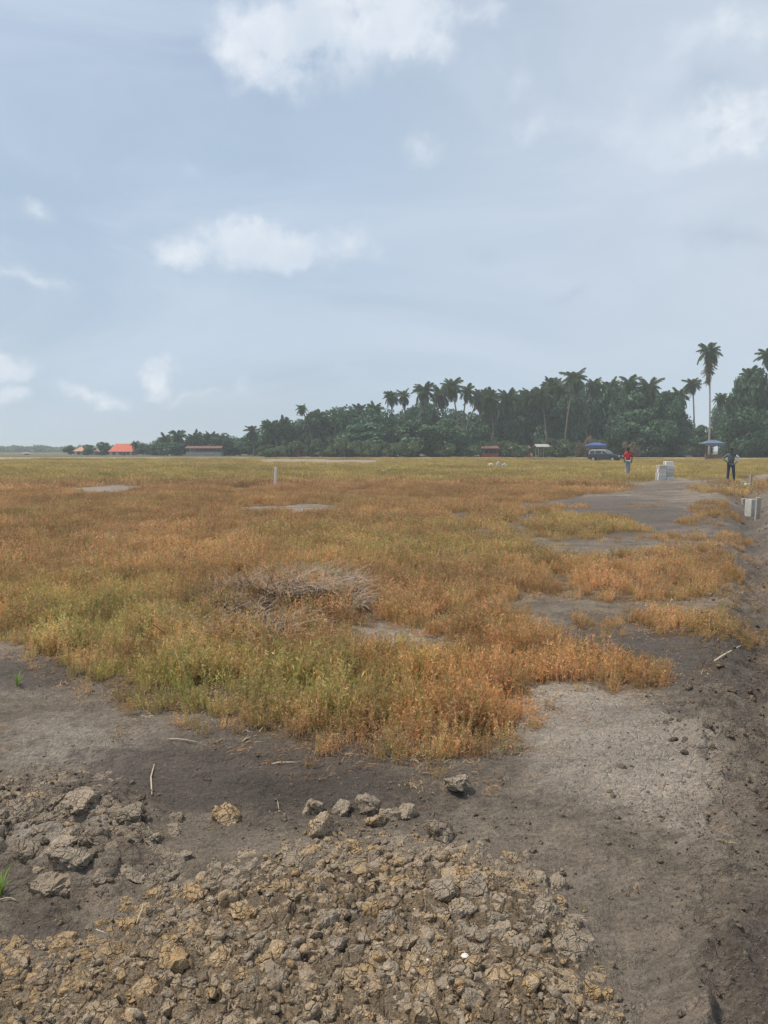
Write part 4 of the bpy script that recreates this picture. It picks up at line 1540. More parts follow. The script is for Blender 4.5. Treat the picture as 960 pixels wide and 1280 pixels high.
S = 0
PALMS = [  # px, top, distance, size, parts, dead, label
    (207, 543, 205, 0.85, False, 1, 'low palm at the outer end of the far palm clump'),
    (222, 538, 208, 0.9, False, 1, 'tallest palm of the far clump beside the long open shed'),
    (244, 541, 206, 0.9, False, 2, 'bushy palm above the pale wall of the long shed'),
    (263, 540, 207, 0.9, False, 2, 'palm over the red posts of the long shed'),
    (315, 531, 190, 0.85, True, 1, 'solitary palm before the white gable, sky around its head'),
    (338, 526, 182, 0.9, False, 2, 'palm rising at the edge of the grove near the white gable'),
    (354, 524, 184, 0.9, False, 2, 'palm with drooping fronds above the orange kiosk'),
    (377, 505, 182, 0.6, True, 1, 'slim palm with a tiny head high above the orange kiosk'),
    (398, 513, 184, 1.0, False, 2, 'full palm merging with rounded trees right of the slim palm'),
    (489, 488, 176, 0.8, True, 1, 'left palm of a pair above the rounded trees'),
    (504, 487, 178, 0.8, True, 1, 'right palm of a pair above the rounded trees'),
    (530, 478, 172, 1.0, True, 3, 'palm with a dense tall head next to the palm pair'),
    (551, 484, 176, 0.95, False, 3, 'palm half hidden beside the highest mid-grove head'),
    (564, 473, 170, 1.05, True, 3, 'highest palm of the middle grove with long hanging fronds'),
    (584, 480, 172, 0.95, True, 2, 'palm leaning its fronds over the sky gap of the grove'),
    (612, 490, 172, 1.0, False, 5, 'dark palm with a brown skirt beside the sky gap'),
    (634, 488, 174, 1.0, False, 2, 'palm behind the red-roofed shed'),
    (655, 494, 178, 0.9, False, 2, 'lower palm between the shed palms and the spreading one'),
    (675, 481, 170, 1.15, True, 2, 'wide spreading palm above the grey-roofed stall'),
    (700, 480, 174, 1.0, False, 2, 'palm tucked under the star-headed palm'),
    (719, 461, 166, 1.15, True, 2, 'star-headed palm above the blue stall canopy by the car'),
    (743, 473, 168, 0.9, True, 2, 'thin palm just right of the star-headed palm'),
    (787, 468, 166, 1.0, True, 1, 'palm with upright spiky head over the dense trees by the car'),
    (812, 473, 164, 1.1, True, 5, 'broad palm with brown hanging fronds above the dense trees'),
    (866, 472, 160, 0.75, True, 2, 'short palm left of the very tall bare-trunked palm'),
    (938, 460, 158, 1.1, True, 2, 'palm head above the dark trees right of the tall palm'),
    (962, 434, 156, 1.0, True, 2, 'palm fronds reaching in high at the grove end'),
    (1010, 455, 160, 1.0, False, 2, 'palm beyond the grove end'),
    (424, 511, 182, 0.85, False, 2, 'small palm head between the full merging palm and rounded trees'),
    (449, 507, 184, 0.9, False, 3, 'palm head poking from behind the tall rounded green tree'),
    (468, 505, 186, 0.85, False, 2, 'palm head just left of the palm pair'),
    (600, 487, 178, 0.95, False, 4, 'ragged palm standing over the sky gap trunks'),
    (662, 486, 172, 1.0, False, 3, 'palm directly left of the wide spreading palm'),
    (690, 475, 176, 1.0, False, 2, 'palm directly right of the wide spreading palm'),
    (764, 476, 172, 0.95, False, 3, 'palm rising from the tall green tree right of the car'),
    (836, 489, 168, 0.9, False, 4, 'drooping palm at the right of the dense stand'),
    (850, 487, 166, 0.8, False, 3, 'thin palm beside the ragged tree before the sky gap'),
]
for k, (px, yt, D, sz, parts, nd, lab) in enumerate(PALMS):
    palm(px, yt, D, lab, sz, parts, (rng.normal(0, 1.5), rng.normal(0, 1.2)), nd, 'bark', 20 + k, group=TREE_GROUP)
# the very tall palm with its skirt of dead fronds, and the slender leaning trunk beside it
root = palm(887, 428, 150, 'tallest palm with pale bare trunk and brown skirt of dead fronds', 0.95, True, (-0.6, 0), 10, 'pale_bark', 77, group=TREE_GROUP)
zt = max(c.location.z for c in root.children)
r_ = np.random.default_rng(4)
for k in range(26):
    dz = r_.uniform(0.3, 4.6)
    obj('dead_frond', DEADF[k % 2] if k % 4 else FROND[3], root, (-0.6, 0, zt - dz), (r_.normal(0, 0.2), r_.uniform(0.75, 1.3), k * 2.4), (0.75 * (1 - 0.05 * dz),) * 3)
palm(901, 492, 154, 'slender leaning palm with a pale trunk beside the tallest palm', 0.55, True, (-2.6, 0), 1, 'pale_bark', 78, group=TREE_GROUP)

BROAD = [
    (214, 553, 15, 203, 'small rounded tree under the far palm clump'), (236, 551, 15, 210, 'small dark tree behind the long open shed'), (285, 543, 18, 204, 'rounded tree closing the far palm clump'),
    (300, 549, 14, 205, 'low tree between the far clump and the solitary palm'), (345, 531, 20, 186, 'rounded tree at the outer end of the main grove'),
    (369, 526, 20, 190, 'dark tree behind the orange kiosk'), (385, 519, 22, 188, 'dense tree left of the full merging palm'), (410, 517, 24, 186, 'dense dark tree right of the full merging palm'),
    (441, 511, 26, 178, 'tall rounded green tree left of the palm pair'), (469, 513, 24, 176, 'full rounded tree just below the palm pair'), (455, 530, 28, 170, 'low spreading tree fronting the rounded trees'),
    (500, 521, 20, 184, 'dark tree beneath the palm pair'), (545, 527, 38, 165, 'broad low dome-shaped green tree in front of the middle palms'), (520, 512, 18, 186, 'dark tree under the dense-headed palm'),
    (605, 520, 14, 182, 'dark tree between sky gaps below the skirted palm'), (622, 512, 20, 178, 'tree behind the red-roofed shed'), (648, 505, 22, 176, 'leafy tree right of the red-roofed shed'),
    (690, 500, 24, 174, 'leafy tree behind the grey-roofed stall'), (722, 497, 22, 172, 'tree under the star-headed palm'), (764, 488, 26, 168, 'tall green tree right of the parked car'),
    (797, 489, 30, 166, 'broad green tree at the middle of the dense stand'), (780, 515, 26, 162, 'lower green tree fronting the dense stand'), (830, 499, 22, 164, 'tree at the right of the dense stand'),
    (849, 503, 17, 160, 'ragged thin tree before the sky gap'), (822, 527, 24, 158, 'low dark tree fronting the right of the dense stand'), (873, 533, 15, 158, 'small tree at the foot of the tallest palm'),
    (924, 484, 20, 156, 'dark tree right of the sky gap by the tallest palm'), (948, 466, 28, 154, 'large dark tree at the grove end'), (935, 512, 26, 150, 'lower dark tree fronting the grove end'),
    (985, 462, 34, 154, 'large tree beyond the grove end'), (1020, 490, 40, 150, 'spreading tree beyond the grove end'), (1090, 485, 40, 152, 'outlying tree beyond the grove end'),
]
BACK = [(203, 550), (224, 547), (243, 548), (262, 547), (280, 549), (298, 551), (318, 545), (352, 533), (395, 526), (425, 519), (452, 519), (482, 517), (512, 510), (536, 505), (558, 508), (580, 522), (618, 508), (636, 503), (662, 500), (684, 495), (706, 492),
        (730, 488), (752, 490), (778, 486), (806, 488), (828, 503), (846, 515), (912, 500), (965, 480)]
for k, (px, yt) in enumerate(BACK):
    broadleaf(px, yt - (4 if 500 < px < 840 else 1) + float(rng.normal(0, 4)), 21 if px > 305 else 15, (192 if px > 305 else 216) + float(rng.normal(0, 4)), 'dark leafy tree in the back row of the grove' if px > 305 else 'dark tree behind the long open shed and far palm clump', 90 + k, group='back row trees of the grove' if px > 305 else 'trees behind the far palm clump')
for k, (px, yt, half, D, lab) in enumerate(BROAD):
    broadleaf(px, yt, half, D, lab, 40 + k, group=TREE_GROUP)

bl = ['leafy bush at the foot of the grove', 'low green bush along the sandy track under the grove']
xs_ = list(range(335, 1060, 17))
for k, px in enumerate(xs_):
    if 592 < px < 604 or 884 < px < 906:
        continue
    yt = 553 + float(rng.normal(0, 4))
    bush(px + float(rng.normal(0, 4)), yt, float(rng.uniform(10, 17)), 156 + float(rng.normal(4, 5)), 'leafy green bush at the foot of the palm grove', 3 * k, group='bushes along the foot of the grove')
for k, px in enumerate(range(342, 1050, 22)):
    if 590 < px < 606 or 884 < px < 904:
        continue
    bush(px + float(rng.normal(0, 4)), 556 + float(rng.normal(0, 3)), 16, 203 + float(rng.normal(0, 3)), 'dark bush far back beneath the grove trees', 3 * k + 1, group='bushes behind the grove')
bush(735, 545, 13, 156, 'brown dried-up bush left of the parked car', 5, True)
bush(727, 552, 10, 155, 'small brown withered bush by the grey-roofed stall', 6, True)
bush(790, 552, 12, 154, 'brown dry bush behind the person in red', 7, True)
for px, yt, hf, D, lab in ((110, 556, 7, 225, 'small tree between the pale-roofed house and the red-roofed house'), (130, 553, 8, 222, 'small round tree at the gable of the red-roofed house'),
                           (88, 557, 7, 230, 'little tree at the outer side of the pale-roofed house'), (178, 554, 9, 222, 'small tree between the red-roofed house and far palms'),
                           (190, 556, 8, 218, 'low tree right of the red-roofed house, nearest the far palms')):
    broadleaf(px, yt, hf, D, lab, int(px), 0.02)
palm(169, 551, 214, 'short young palm at the corner of the red-roofed house', 0.5, True, (0, 0), 1, 'bark', 91)

# far wood on the horizon
V, F, C = [], [], []
r = np.random.default_rng(9)
for k in range(420):
    px = r.uniform(-260, 420)
    D = r.uniform(520, 760)
    x, y, zt = at_depth(px, 559.5 + r.normal(0, 1.5) - (2 if r.random() < 0.2 else 0), D)
    c0 = np.array([x, y, zt * 0.5])
    nn = 120
    d = r.normal(0, 1, (nn, 3))
    d /= np.linalg.norm(d, axis=1, keepdims=True)
    P = c0 + d * np.array([6, 6, max(1.5, zt * 0.52)]) * r.uniform(0.5, 1, (nn, 1))
    tone = r.uniform(0.7, 1.3)
    for p in P:
        a = r.normal(0, 1, 3)
        a /= np.linalg.norm(a)
        b = np.cross(a, r.normal(0, 1, 3))
        b /= np.linalg.norm(b)
        n0 = len(V)
        V += [p - a, p + b * 0.7, p + a, p - b * 0.7]
        C += [(tone, tone, tone, 1)] * 4
        F.append((n0, n0 + 1, n0 + 2, n0 + 3))
me = mesh_np('distant_wood', np.array(V), np.array(F), 'bush_leaf')
color_attr(me, 'stem', C)
tag(obj('distant_wood', me), 'low hazy wood along the horizon beyond the houses', 'wood', kind='stuff')


# ------------------------------------------------------------------ houses, sheds and stalls
simple('red_roof', (0.52, 0.13, 0.075), 0.8, 0.15, 1.5)
simple('orange_roof', (0.50, 0.27, 0.17), 0.8, 0.2, 1.5)
simple('brown_roof', (0.16, 0.085, 0.065), 0.8, 0.25, 1.5)
simple('pale_roof', (0.42, 0.37, 0.32), 0.7, 0.2, 1.5)
simple('wall_white', (0.55, 0.53, 0.50), 0.9, 0.12, 0.8)
simple('wall_grey', (0.36, 0.34, 0.32), 0.9, 0.15, 0.8)
simple('wall_red', (0.34, 0.075, 0.05), 0.8, 0.2, 1.0)
simple('wall_orange', (0.26, 0.085, 0.045), 0.8, 0.2, 1.0)
simple('wood', (0.16, 0.11, 0.075), 0.85, 0.3, 2)
simple('dark_glass', (0.03, 0.035, 0.04), 0.15, 0.1, 3, spec=0.6)
simple('blue_tarp', (0.06, 0.10, 0.25), 0.6, 0.15, 1.5)
simple('pale_blue_tarp', (0.12, 0.15, 0.22), 0.6, 0.15, 1.5)


def hip_roof(wd, dp, ov, h, ridge):
    a, b, r = wd / 2 + ov, dp / 2 + ov, ridge / 2
    V = [(-a, -b, 0), (a, -b, 0), (a, b, 0), (-a, b, 0), (-r, 0, h), (r, 0, h), (-a, -b, -0.14), (a, -b, -0.14), (a, b, -0.14), (-a, b, -0.14)]
    F = [(0, 1, 5, 4), (1, 2, 5), (2, 3, 4, 5), (3, 0, 4), (6, 7, 1, 0), (7, 8, 2, 1), (8, 9, 3, 2), (9, 6, 0, 3), (9, 8, 7, 6)]
    return V, F


def wall_box(wd, dp, h):
    return bm_mesh('wall', lambda bm: add_box(bm, (0, 0, h / 2 - 0.1), (wd, dp, h + 0.2)), 'wall_white')


def house(name, px0, px1, ytop, yeave, D, wall, roof, label, dp=6.0, ridge=0.55, windows=2, cat='house', rz=0.0, chimney=False):
    xa, xb = at_depth(px0, ytop, D)[0], at_depth(px1, ytop, D)[0]
    zt, ze = at_depth(0, ytop, D)[2], at_depth(0, yeave, D)[2]
    xc = (xa + xb) / 2
    gz = hz(xc, D)
    wd = xb - xa
    root = empty(name, (xc, D + dp / 2, gz), rz)
    tag(root, label, cat)
    hw = ze - gz
    me = wall_box(wd - 0.7, dp, hw)
    me.materials[0] = MATS[wall]
    obj('wall', me, root)
    V, F = hip_roof(wd - 0.7, dp, 0.4, zt - ze, (wd - 0.7) * ridge)
    obj('roof', mesh_np('roof', V, F, roof), root, (0, 0, hw))
    for k in range(windows):
        wx = (wd - 0.7) * (-0.5 + (k + 0.5) / windows) + (0.25 if k == 0 else 0)
        wn_ = obj('window', bm_mesh('window', lambda bm: add_box(bm, (0, 0, 0), (1.0, 0.1, 0.95)), 'wall_grey'), root, (wx, -dp / 2 - 0.04, hw * 0.58))
        obj('pane', bm_mesh('pane', lambda bm: add_box(bm, (0, 0, 0), (0.82, 0.04, 0.77)), 'dark_glass'), wn_, (0, -0.05, 0))
    dr = obj('door', bm_mesh('door', lambda bm: add_box(bm, (0, 0, 0), (0.9, 0.1, min(2.0, hw * 0.85))), 'wood'), root, ((wd - 0.7) * (0.16 if windows > 1 else 0.3), -dp / 2 - 0.045, min(2.0, hw * 0.85) / 2))
    obj('handle', bm_mesh('handle', lambda bm: add_box(bm, (0, 0, 0), (0.05, 0.06, 0.14)), 'pale_roof'), dr, (0.36, -0.07, 0))
    return root


house('small_house', 135, 166, 554.5, 564.5, 220, 'wall_white', 'red_roof', 'low white house with a bright red hip roof on the far field edge', 6, 0.7, 3)
house('small_house', 91, 113, 557.5, 564, 228, 'wall_white', 'orange_roof', 'small white house with faded orange hip roof, farthest from the grove', 5, 0.3, 2)
house('small_house', 117, 134, 560, 564.5, 226, 'wall_grey', 'orange_roof', 'low grey house with orange roof beside the red-roofed house', 5, 0.5, 1)
house('small_house', 176, 197, 556, 562.5, 232, 'wall_grey', 'orange_roof', 'grey house half hidden behind the small trees by the far palms', 5, 0.5, 2)
house('small_house', 308, 330, 544, 556, 215, 'wall_white', 'orange_roof', 'pale gabled house glimpsed behind the solitary palm', 6, 0.3, 2)
house('white_hut', 28, 35, 565, 567, 240, 'wall_white', 'pale_roof', 'tiny white hut standing alone far from the houses', 1.6, 0.6, 1, 'hut')


def shed(px0, px1, ytop, D, roof, post, label, wall=None, wall_h=1.0, dp=3.5, posts=5, name='open_shed', cat='shed'):
    xa, xb = at_depth(px0, ytop, D)[0], at_depth(px1, ytop, D)[0]
    zt = at_depth(0, ytop, D)[2]
    xc, wd = (xa + xb) / 2, xb - xa
    gz = hz(xc, D)
    root = empty(name, (xc, D + dp / 2, gz))
    tag(root, label, cat)
    h = zt - gz
    V = [(-wd / 2, -dp / 2 - 0.3, h - 0.55), (wd / 2, -dp / 2 - 0.3, h - 0.55), (wd / 2, 0, h), (-wd / 2, 0, h), (wd / 2, dp / 2 + 0.3, h - 0.55), (-wd / 2, dp / 2 + 0.3, h - 0.55)]
    V += [(a, b, c - 0.08) for a, b, c in V]
    F = [(0, 1, 2, 3), (3, 2, 4, 5), (7, 6, 9, 8), (8, 9, 11, 10), (0, 6, 7, 1), (4, 10, 11, 5), (1, 7, 8, 2), (2, 8, 10, 4), (0, 3, 9, 6), (3, 5, 11, 9)]
    obj('roof', mesh_np('roof', V, F, roof), root)
    for k in range(posts):
        f = -0.5 + (k + 0.5) / posts
        for sgn in (-1, 1):
            box_obj('post', (wd * f, sgn * dp / 2 * 0.92, (h - 0.55) / 2 - 0.05), (0.13, 0.13, h - 0.5), post, root)
    if wall:
        box_obj('low_wall', (0, -dp / 2 * 0.92 - 0.12, wall_h / 2 - 0.05), (wd * 0.96, 0.1, wall_h + 0.1), wall, root)
        box_obj('back_wall', (0, dp / 2 * 0.8, (h - 0.6) / 2), (wd * 0.96, 0.12, h - 0.6), wall, root)
    return root


shed(231, 277, 557.5, 196, 'brown_roof', 'wall_red', 'long open shed with pale low wall and red posts under far palms', 'wall_grey', 1.0, 4, 8)
shed(357, 374, 556, 172, 'brown_roof', 'wall_orange', 'orange-red kiosk at the foot of the grove', 'wall_orange', 1.4, 3, 3, 'kiosk', 'kiosk')
shed(602, 624, 557, 158, 'brown_roof', 'wood', 'open shed with red-brown roof next to the sky gap', 'wall_red', 0.8, 3.4, 4)
shed(639, 664, 557, 160, 'brown_roof', 'wood', 'wider open shed with rusty roof between the leafy trees', 'wall_red', 0.9, 3.4, 4)
shed(670, 690, 555, 155, 'wall_grey', 'wall_grey', 'stall with a grey roof and posts under the spreading palm', None, 0, 3, 3, 'market_stall', 'stall')
shed(415, 436, 559, 168, 'brown_roof', 'wood', 'small dark shed under the tall rounded tree', 'wood', 0.9, 3, 3)


def canopy(px0, px1, ytop, D, mat, label, drop=0.5):
    xa, xb = at_depth(px0, ytop, D)[0], at_depth(px1, ytop, D)[0]
    zt = at_depth(0, ytop, D)[2]
    xc, wd = (xa + xb) / 2, xb - xa
    gz = hz(xc, D)
    h = zt - gz
    dp = 2.6
    root = empty('canopy_stall', (xc, D + dp / 2, gz))
    tag(root, label, 'stall')
    V, F = hip_roof(wd, dp, 0.0, 0.5, wd * 0.3)
    cp = obj('canopy', mesh_np('canopy', V, F, mat), root, (0, 0, h - 0.5))
    box_obj('valance', (0, -dp / 2 - 0.02, -0.3), (wd, 0.03, 0.36), mat, cp)
    for sx in (-1, 1):
        for sy in (-1, 1):
            box_obj('post', (sx * (wd / 2 - 0.08), sy * (dp / 2 - 0.08), (h - 0.55) / 2), (0.07, 0.07, h - 0.55), 'wood', root)
    box_obj('counter', (0, -dp / 2 + 0.5, 0.45), (wd * 0.85, 0.6, 0.9), 'wood', root, 0.02)
    return root


canopy(736, 759, 553, 140, 'blue_tarp', 'stall with a bright blue canopy directly behind the parked car')
canopy(882, 907, 550, 128, 'pale_blue_tarp', 'stall with pale blue canopy beyond the standing dark-clothed person')

# ------------------------------------------------------------------ car
simple('car_paint', (0.035, 0.04, 0.055), 0.25, 0.05, 2, metallic=0.2, spec=0.6)
simple('car_sky_sheen', (0.33, 0.34, 0.35), 0.3, 0.05, 2, metallic=0.4, spec=0.6)  # pale cabin colour stands in for sky reflected on roof and windscreen
simple('tyre', (0.02, 0.02, 0.02), 0.9, 0.2, 8)
simple('rim', (0.45, 0.45, 0.46), 0.35, 0.1, 5, metallic=0.8)
simple('lamp_clear', (0.75, 0.75, 0.72), 0.15, 0.05, 4, spec=0.7)
simple('lamp_red', (0.45, 0.02, 0.02), 0.2, 0.05, 4, spec=0.7)


def prism(bm, prof, w0, w1=None, top=None):
    """side profile (x,z) made into a solid across y; narrower towards its top"""
    zs = [p[1] for p in prof]
    z0, z1 = min(zs), max(zs)
    w1 = w0 if w1 is None else w1
    rings = []
    for s in (-1, 1):
        rings.append([bm.verts.new((x, s * (w0 + (w1 - w0) * (z - z0) / (z1 - z0)) / 2, z)) for x, z in prof])
    n = len(prof)
    bm.faces.new(rings[0])
    bm.faces.new(rings[1][::-1])
    for k in range(n):
        k2 = (k + 1) % n
        bm.faces.new((rings[0][k2], rings[0][k], rings[1][k], rings[1][k2]))


def build_car(px, D, rz, label):
    x, _, _ = at_depth(px, 577, D)
    root = empty('parked_car', (x, D, hz(x, D)), rz)
    tag(root, label, 'car')
    lower = [(-2.2, 0.42), (-2.25, 0.7), (-2.2, 1.02), (-1.2, 1.06), (0.75, 1.05), (1.55, 0.96), (2.12, 0.86), (2.25, 0.66), (2.22, 0.38), (1.85, 0.32),
             (1.78, 0.55), (1.6, 0.72), (1.35, 0.76), (1.1, 0.70), (0.95, 0.52), (0.9, 0.30), (-0.9, 0.30), (-0.95, 0.52), (-1.12, 0.70), (-1.38, 0.76), (-1.62, 0.70), (-1.78, 0.52), (-1.84, 0.34)]
    body = obj('body', bm_mesh('body', lambda bm: prism(bm, lower, 1.78, 1.72), 'car_paint', 0.02), root)
    cabin = [(-2.12, 1.05), (-1.98, 1.55), (-1.75, 1.66), (-0.15, 1.67), (0.15, 1.60), (0.85, 1.05)]
    obj('cabin', bm_mesh('cabin', lambda bm: prism(bm, cabin, 1.66, 1.34), 'car_sky_sheen', 0.03), root)
    for s in (-1, 1):
        for (xa, xb, xc, xd) in ((-1.95, -1.25, -1.25, -1.85), (-1.15, -0.25, -0.25, -1.15), (-0.15, 0.62, 0.08, -0.15)):
            def pane(bm):
                o_ = 0.012
                vs = []
                for (xx, zz) in ((xa, 1.10), (xb, 1.10), (xc, 1.52), (xd, 1.52)):
                    yy = (1.66 + (1.34 - 1.66) * (zz - 1.05) / 0.62) / 2
                    vs.append((xx, s * (yy + o_), zz))
                a = [bm.verts.new(v) for v in vs]
                b = [bm.verts.new((v[0], v[1] - s * 0.02, v[2])) for v in vs]
                bm.faces.new(a)
                bm.faces.new(b[::-1])
                for k in range(4):
                    bm.faces.new((a[k], b[k], b[(k + 1) % 4], a[(k + 1) % 4]))
            obj('side_window', bm_mesh('side_window', pane, 'dark_glass'), root)
        for wx in (-1.38, 1.36):
            def ty(bm):
                bmesh.ops.create_cone(bm, cap_ends=True, segments=24, radius1=0.36, radius2=0.36, depth=0.22, matrix=Matrix.Rotation(math.pi / 2, 4, 'X'))
            wl = obj('wheel', bm_mesh('wheel', ty, 'tyre', 0.02), root, (wx, s * 0.78, 0.36))

            def ri(bm):
                bmesh.ops.create_cone(bm, cap_ends=True, segments=16, radius1=0.22, radius2=0.2, depth=0.03, matrix=Matrix.Rotation(math.pi / 2, 4, 'X'))
            obj('rim', bm_mesh('rim', ri, 'rim'), wl, (0, s * 0.12, 0))
        box_obj('headlight', (2.17, s * 0.66, 0.76), (0.12, 0.34, 0.14), 'lamp_clear', root, 0.02)
        box_obj('tail_light', (-2.22, s * 0.74, 0.9), (0.06, 0.18, 0.24), 'lamp_red', root, 0.01)
        box_obj('mirror', (0.55, s * 0.95, 1.12), (0.12, 0.2, 0.14), 'car_paint', root, 0.02)

    def ws(bm):
        a = [bm.verts.new(v) for v in ((0.80, -0.74, 1.12), (0.80, 0.74, 1.12), (0.22, 0.64, 1.58), (0.22, -0.64, 1.58))]
        b = [bm.verts.new((v.co.x + 0.025, v.co.y, v.co.z + 0.025)) for v in a]
        bm.faces.new(a[::-1])
        bm.faces.new(b)
        for k in range(4):
            bm.faces.new((a[k], a[(k + 1) % 4], b[(k + 1) % 4], b[k]))
    obj('windscreen', bm_mesh('windscreen', ws, 'dark_glass'), root, (0.02, 0, 0))
    box_obj('bumper', (2.22, 0, 0.5), (0.14, 1.7, 0.2), 'car_paint', root, 0.03)
    box_obj('grille', (2.245, 0, 0.72), (0.05, 0.8, 0.14), 'tyre', root, 0.01)
    for s in (-1, 1):
        box_obj('roof_rail', (-0.95, s * 0.6, 1.70), (1.7, 0.05, 0.05), 'tyre', root, 0.01)
    return root


build_car(756.5, 106, math.radians(-38), 'dark blue estate car with pale painted sky reflection on its upper body parked by the grove')


# ------------------------------------------------------------------ stacked blocks, posts, stakes, rubble
def block_mesh():
    def b(bm):
        add_box(bm, (0, -0.085, 0), (0.40, 0.03, 0.19))
        add_box(bm, (0, 0.085, 0), (0.40, 0.03, 0.19))
        for xx in (-0.185, 0, 0.185):
            add_box(bm, (xx, 0, 0), (0.03, 0.14, 0.19))
    return bm_mesh('concrete_block', b, 'concrete', 0.012)


BLOCK = block_mesh()
bx0, by0 = ground_at(831, 600)
gz = hz(bx0, by0)
courses = [[-0.24, 0.19], [-0.22, 0.2], [-0.215, 0.195], [-0.2, 0.21], [0.16]]
for lv, row in enumerate(courses):
    for q, xx in enumerate(row):
        for depth in (0, 1):
            o = obj('concrete_block', BLOCK, None, (bx0 + xx + 0.05 + rng.normal(0, 0.008), by0 + depth * 0.22 + rng.normal(0, 0.03), gz + 0.08 + lv * 0.2), (0, 0, rng.normal(0, 0.03)))
            nm = ('bottom', 'second', 'third', 'fourth', 'top')[lv]
            tag(o, 'pale concrete block in the %s course of the block stack' % nm, 'block', 'stacked concrete blocks')


def post(px, ytop, ybase, wpx, label, mat='pale_post', tilt=(0, 0), depth=None, cap=True, name='marker_post'):
    x, y = ground_at(px, ybase)
    h = (ybase - ytop) / FPX * y
    wd = wpx / FPX * y
    z = hz(x, y)

    def b(bm):
        add_box(bm, (0, 0, (h - 0.15) / 2), (wd, wd * (depth or 1), h + 0.15))
        for v in bm.verts:
            v.co.x += 0.01 * math.sin(v.co.z * 9 + v.co.y * 20)
    o = obj(name, bm_mesh(name, b, mat, min(0.012, wd * 0.12)), None, (x, y, z), (tilt[0], tilt[1], rng.uniform(-0.3, 0.3)))
    return tag(o, label, 'post')


post(343.5, 584, 612, 2.8, 'lone white stake standing in the rust-brown plants', 'white_paint', (0.0, 0.05))
post(947, 611, 640, 5.5, 'taller slim pale concrete post beside the trench', 'pale_post', (0.02, 0.02))
post(939, 614, 634, 11, 'short broad white-topped concrete post beside the slim one', 'concrete', (0, 0.03))
post(930.5, 612, 622, 4.5, 'small stub of concrete left of the two trench posts', 'pale_post', (0, -0.1))
post(938.5, 582, 600, 2.6, 'thin pale stake beyond the posts, by the low blocks', 'pale_post', (0, 0.02))
for k, (px, py) in enumerate(((922, 598), (929, 598), (936, 599))):
    x, y = ground_at(px, py)
    o = obj('concrete_block', BLOCK, None, (x, y, hz(x, y) + 0.12), (0, 0, rng.normal(0.2, 0.2)))
    tag(o, 'grey concrete block laid in the low row behind the dark-clothed person', 'block', 'low row of blocks by the trench')

ROCK = [clod_mesh('rubble_stone', 960 + k, 2, 0.7, 8) for k in range(3)]
for me in ROCK:
    me.materials[0] = MATS['rubble']


def rubble(px, py, wpx, hpx, n, label, group):
    x0, y0 = ground_at(px, py)
    wd, h = wpx / FPX * y0, hpx / FPX * y0
    for k in range(n):
        f = rng.uniform(-0.5, 0.5)
        s = wd * rng.uniform(0.12, 0.2)
        x, y = x0 + f * wd, y0 + rng.uniform(-0.3, 0.3) * wd
        o = obj('rubble_stone', ROCK[k % 3], None, (x, y, hz(x, y) + h * max(0, 1 - 2 * abs(f)) * rng.uniform(0.2, 0.8)), tuple(rng.uniform(0, 6, 3)), (s, s, s))
        tag(o, label, 'stone', group)


rubble(480, 592, 17, 5, 9, 'pale stone in the small rubble pile in the yellow-green belt', 'small pale rubble pile')
rubble(620, 584, 26, 6, 10, 'brown stone in the rubble heap before the red-roofed shed', 'rubble heap in the far belt')


# ------------------------------------------------------------------ people
def skin_obj(name, verts, edges, radii, mat, parent, root=0, levels=2):
    me = bpy.data.meshes.new(name)
    me.from_pydata([tuple(v) for v in verts], edges, [])
    me.update()
    o = obj(name, me, parent)
    sk = o.modifiers.new('skin', 'SKIN')
    sk.use_smooth_shade = True
    lay = me.skin_vertices[0].data if me.skin_vertices else None
    if lay is None:
        bm = bmesh.new()
        bm.from_mesh(me)
        bm.verts.layers.skin.verify()
        bm.to_mesh(me)
        bm.free()
        lay = me.skin_vertices[0].data
    for k, r in enumerate(radii):
        lay[k].radius = r if isinstance(r, tuple) else (r, r)
        lay[k].use_root = (k == root)
    ss = o.modifiers.new('smooth', 'SUBSURF')
    ss.levels = ss.render_levels = levels
    me.materials.append(MATS[mat])
    return o


simple('skin', (0.085, 0.048, 0.032), 0.55, 0.08, 12)
simple('hair', (0.012, 0.010, 0.009), 0.8, 0.2, 30)
simple('cloth_red', (0.50, 0.035, 0.045), 0.85, 0.1, 8)
simple('cloth_jeans', (0.27, 0.32, 0.37), 0.9, 0.12, 8)
simple('cloth_green', (0.10, 0.145, 0.16), 0.9, 0.12, 8)
simple('cloth_navy', (0.05, 0.07, 0.11), 0.9, 0.12, 8)
simple('cloth_white', (0.62, 0.62, 0.64), 0.85, 0.06, 8)
simple('shoe', (0.30, 0.24, 0.18), 0.7, 0.15, 10)
simple('eye_white', (0.7, 0.68, 0.65), 0.4, 0.02, 5)


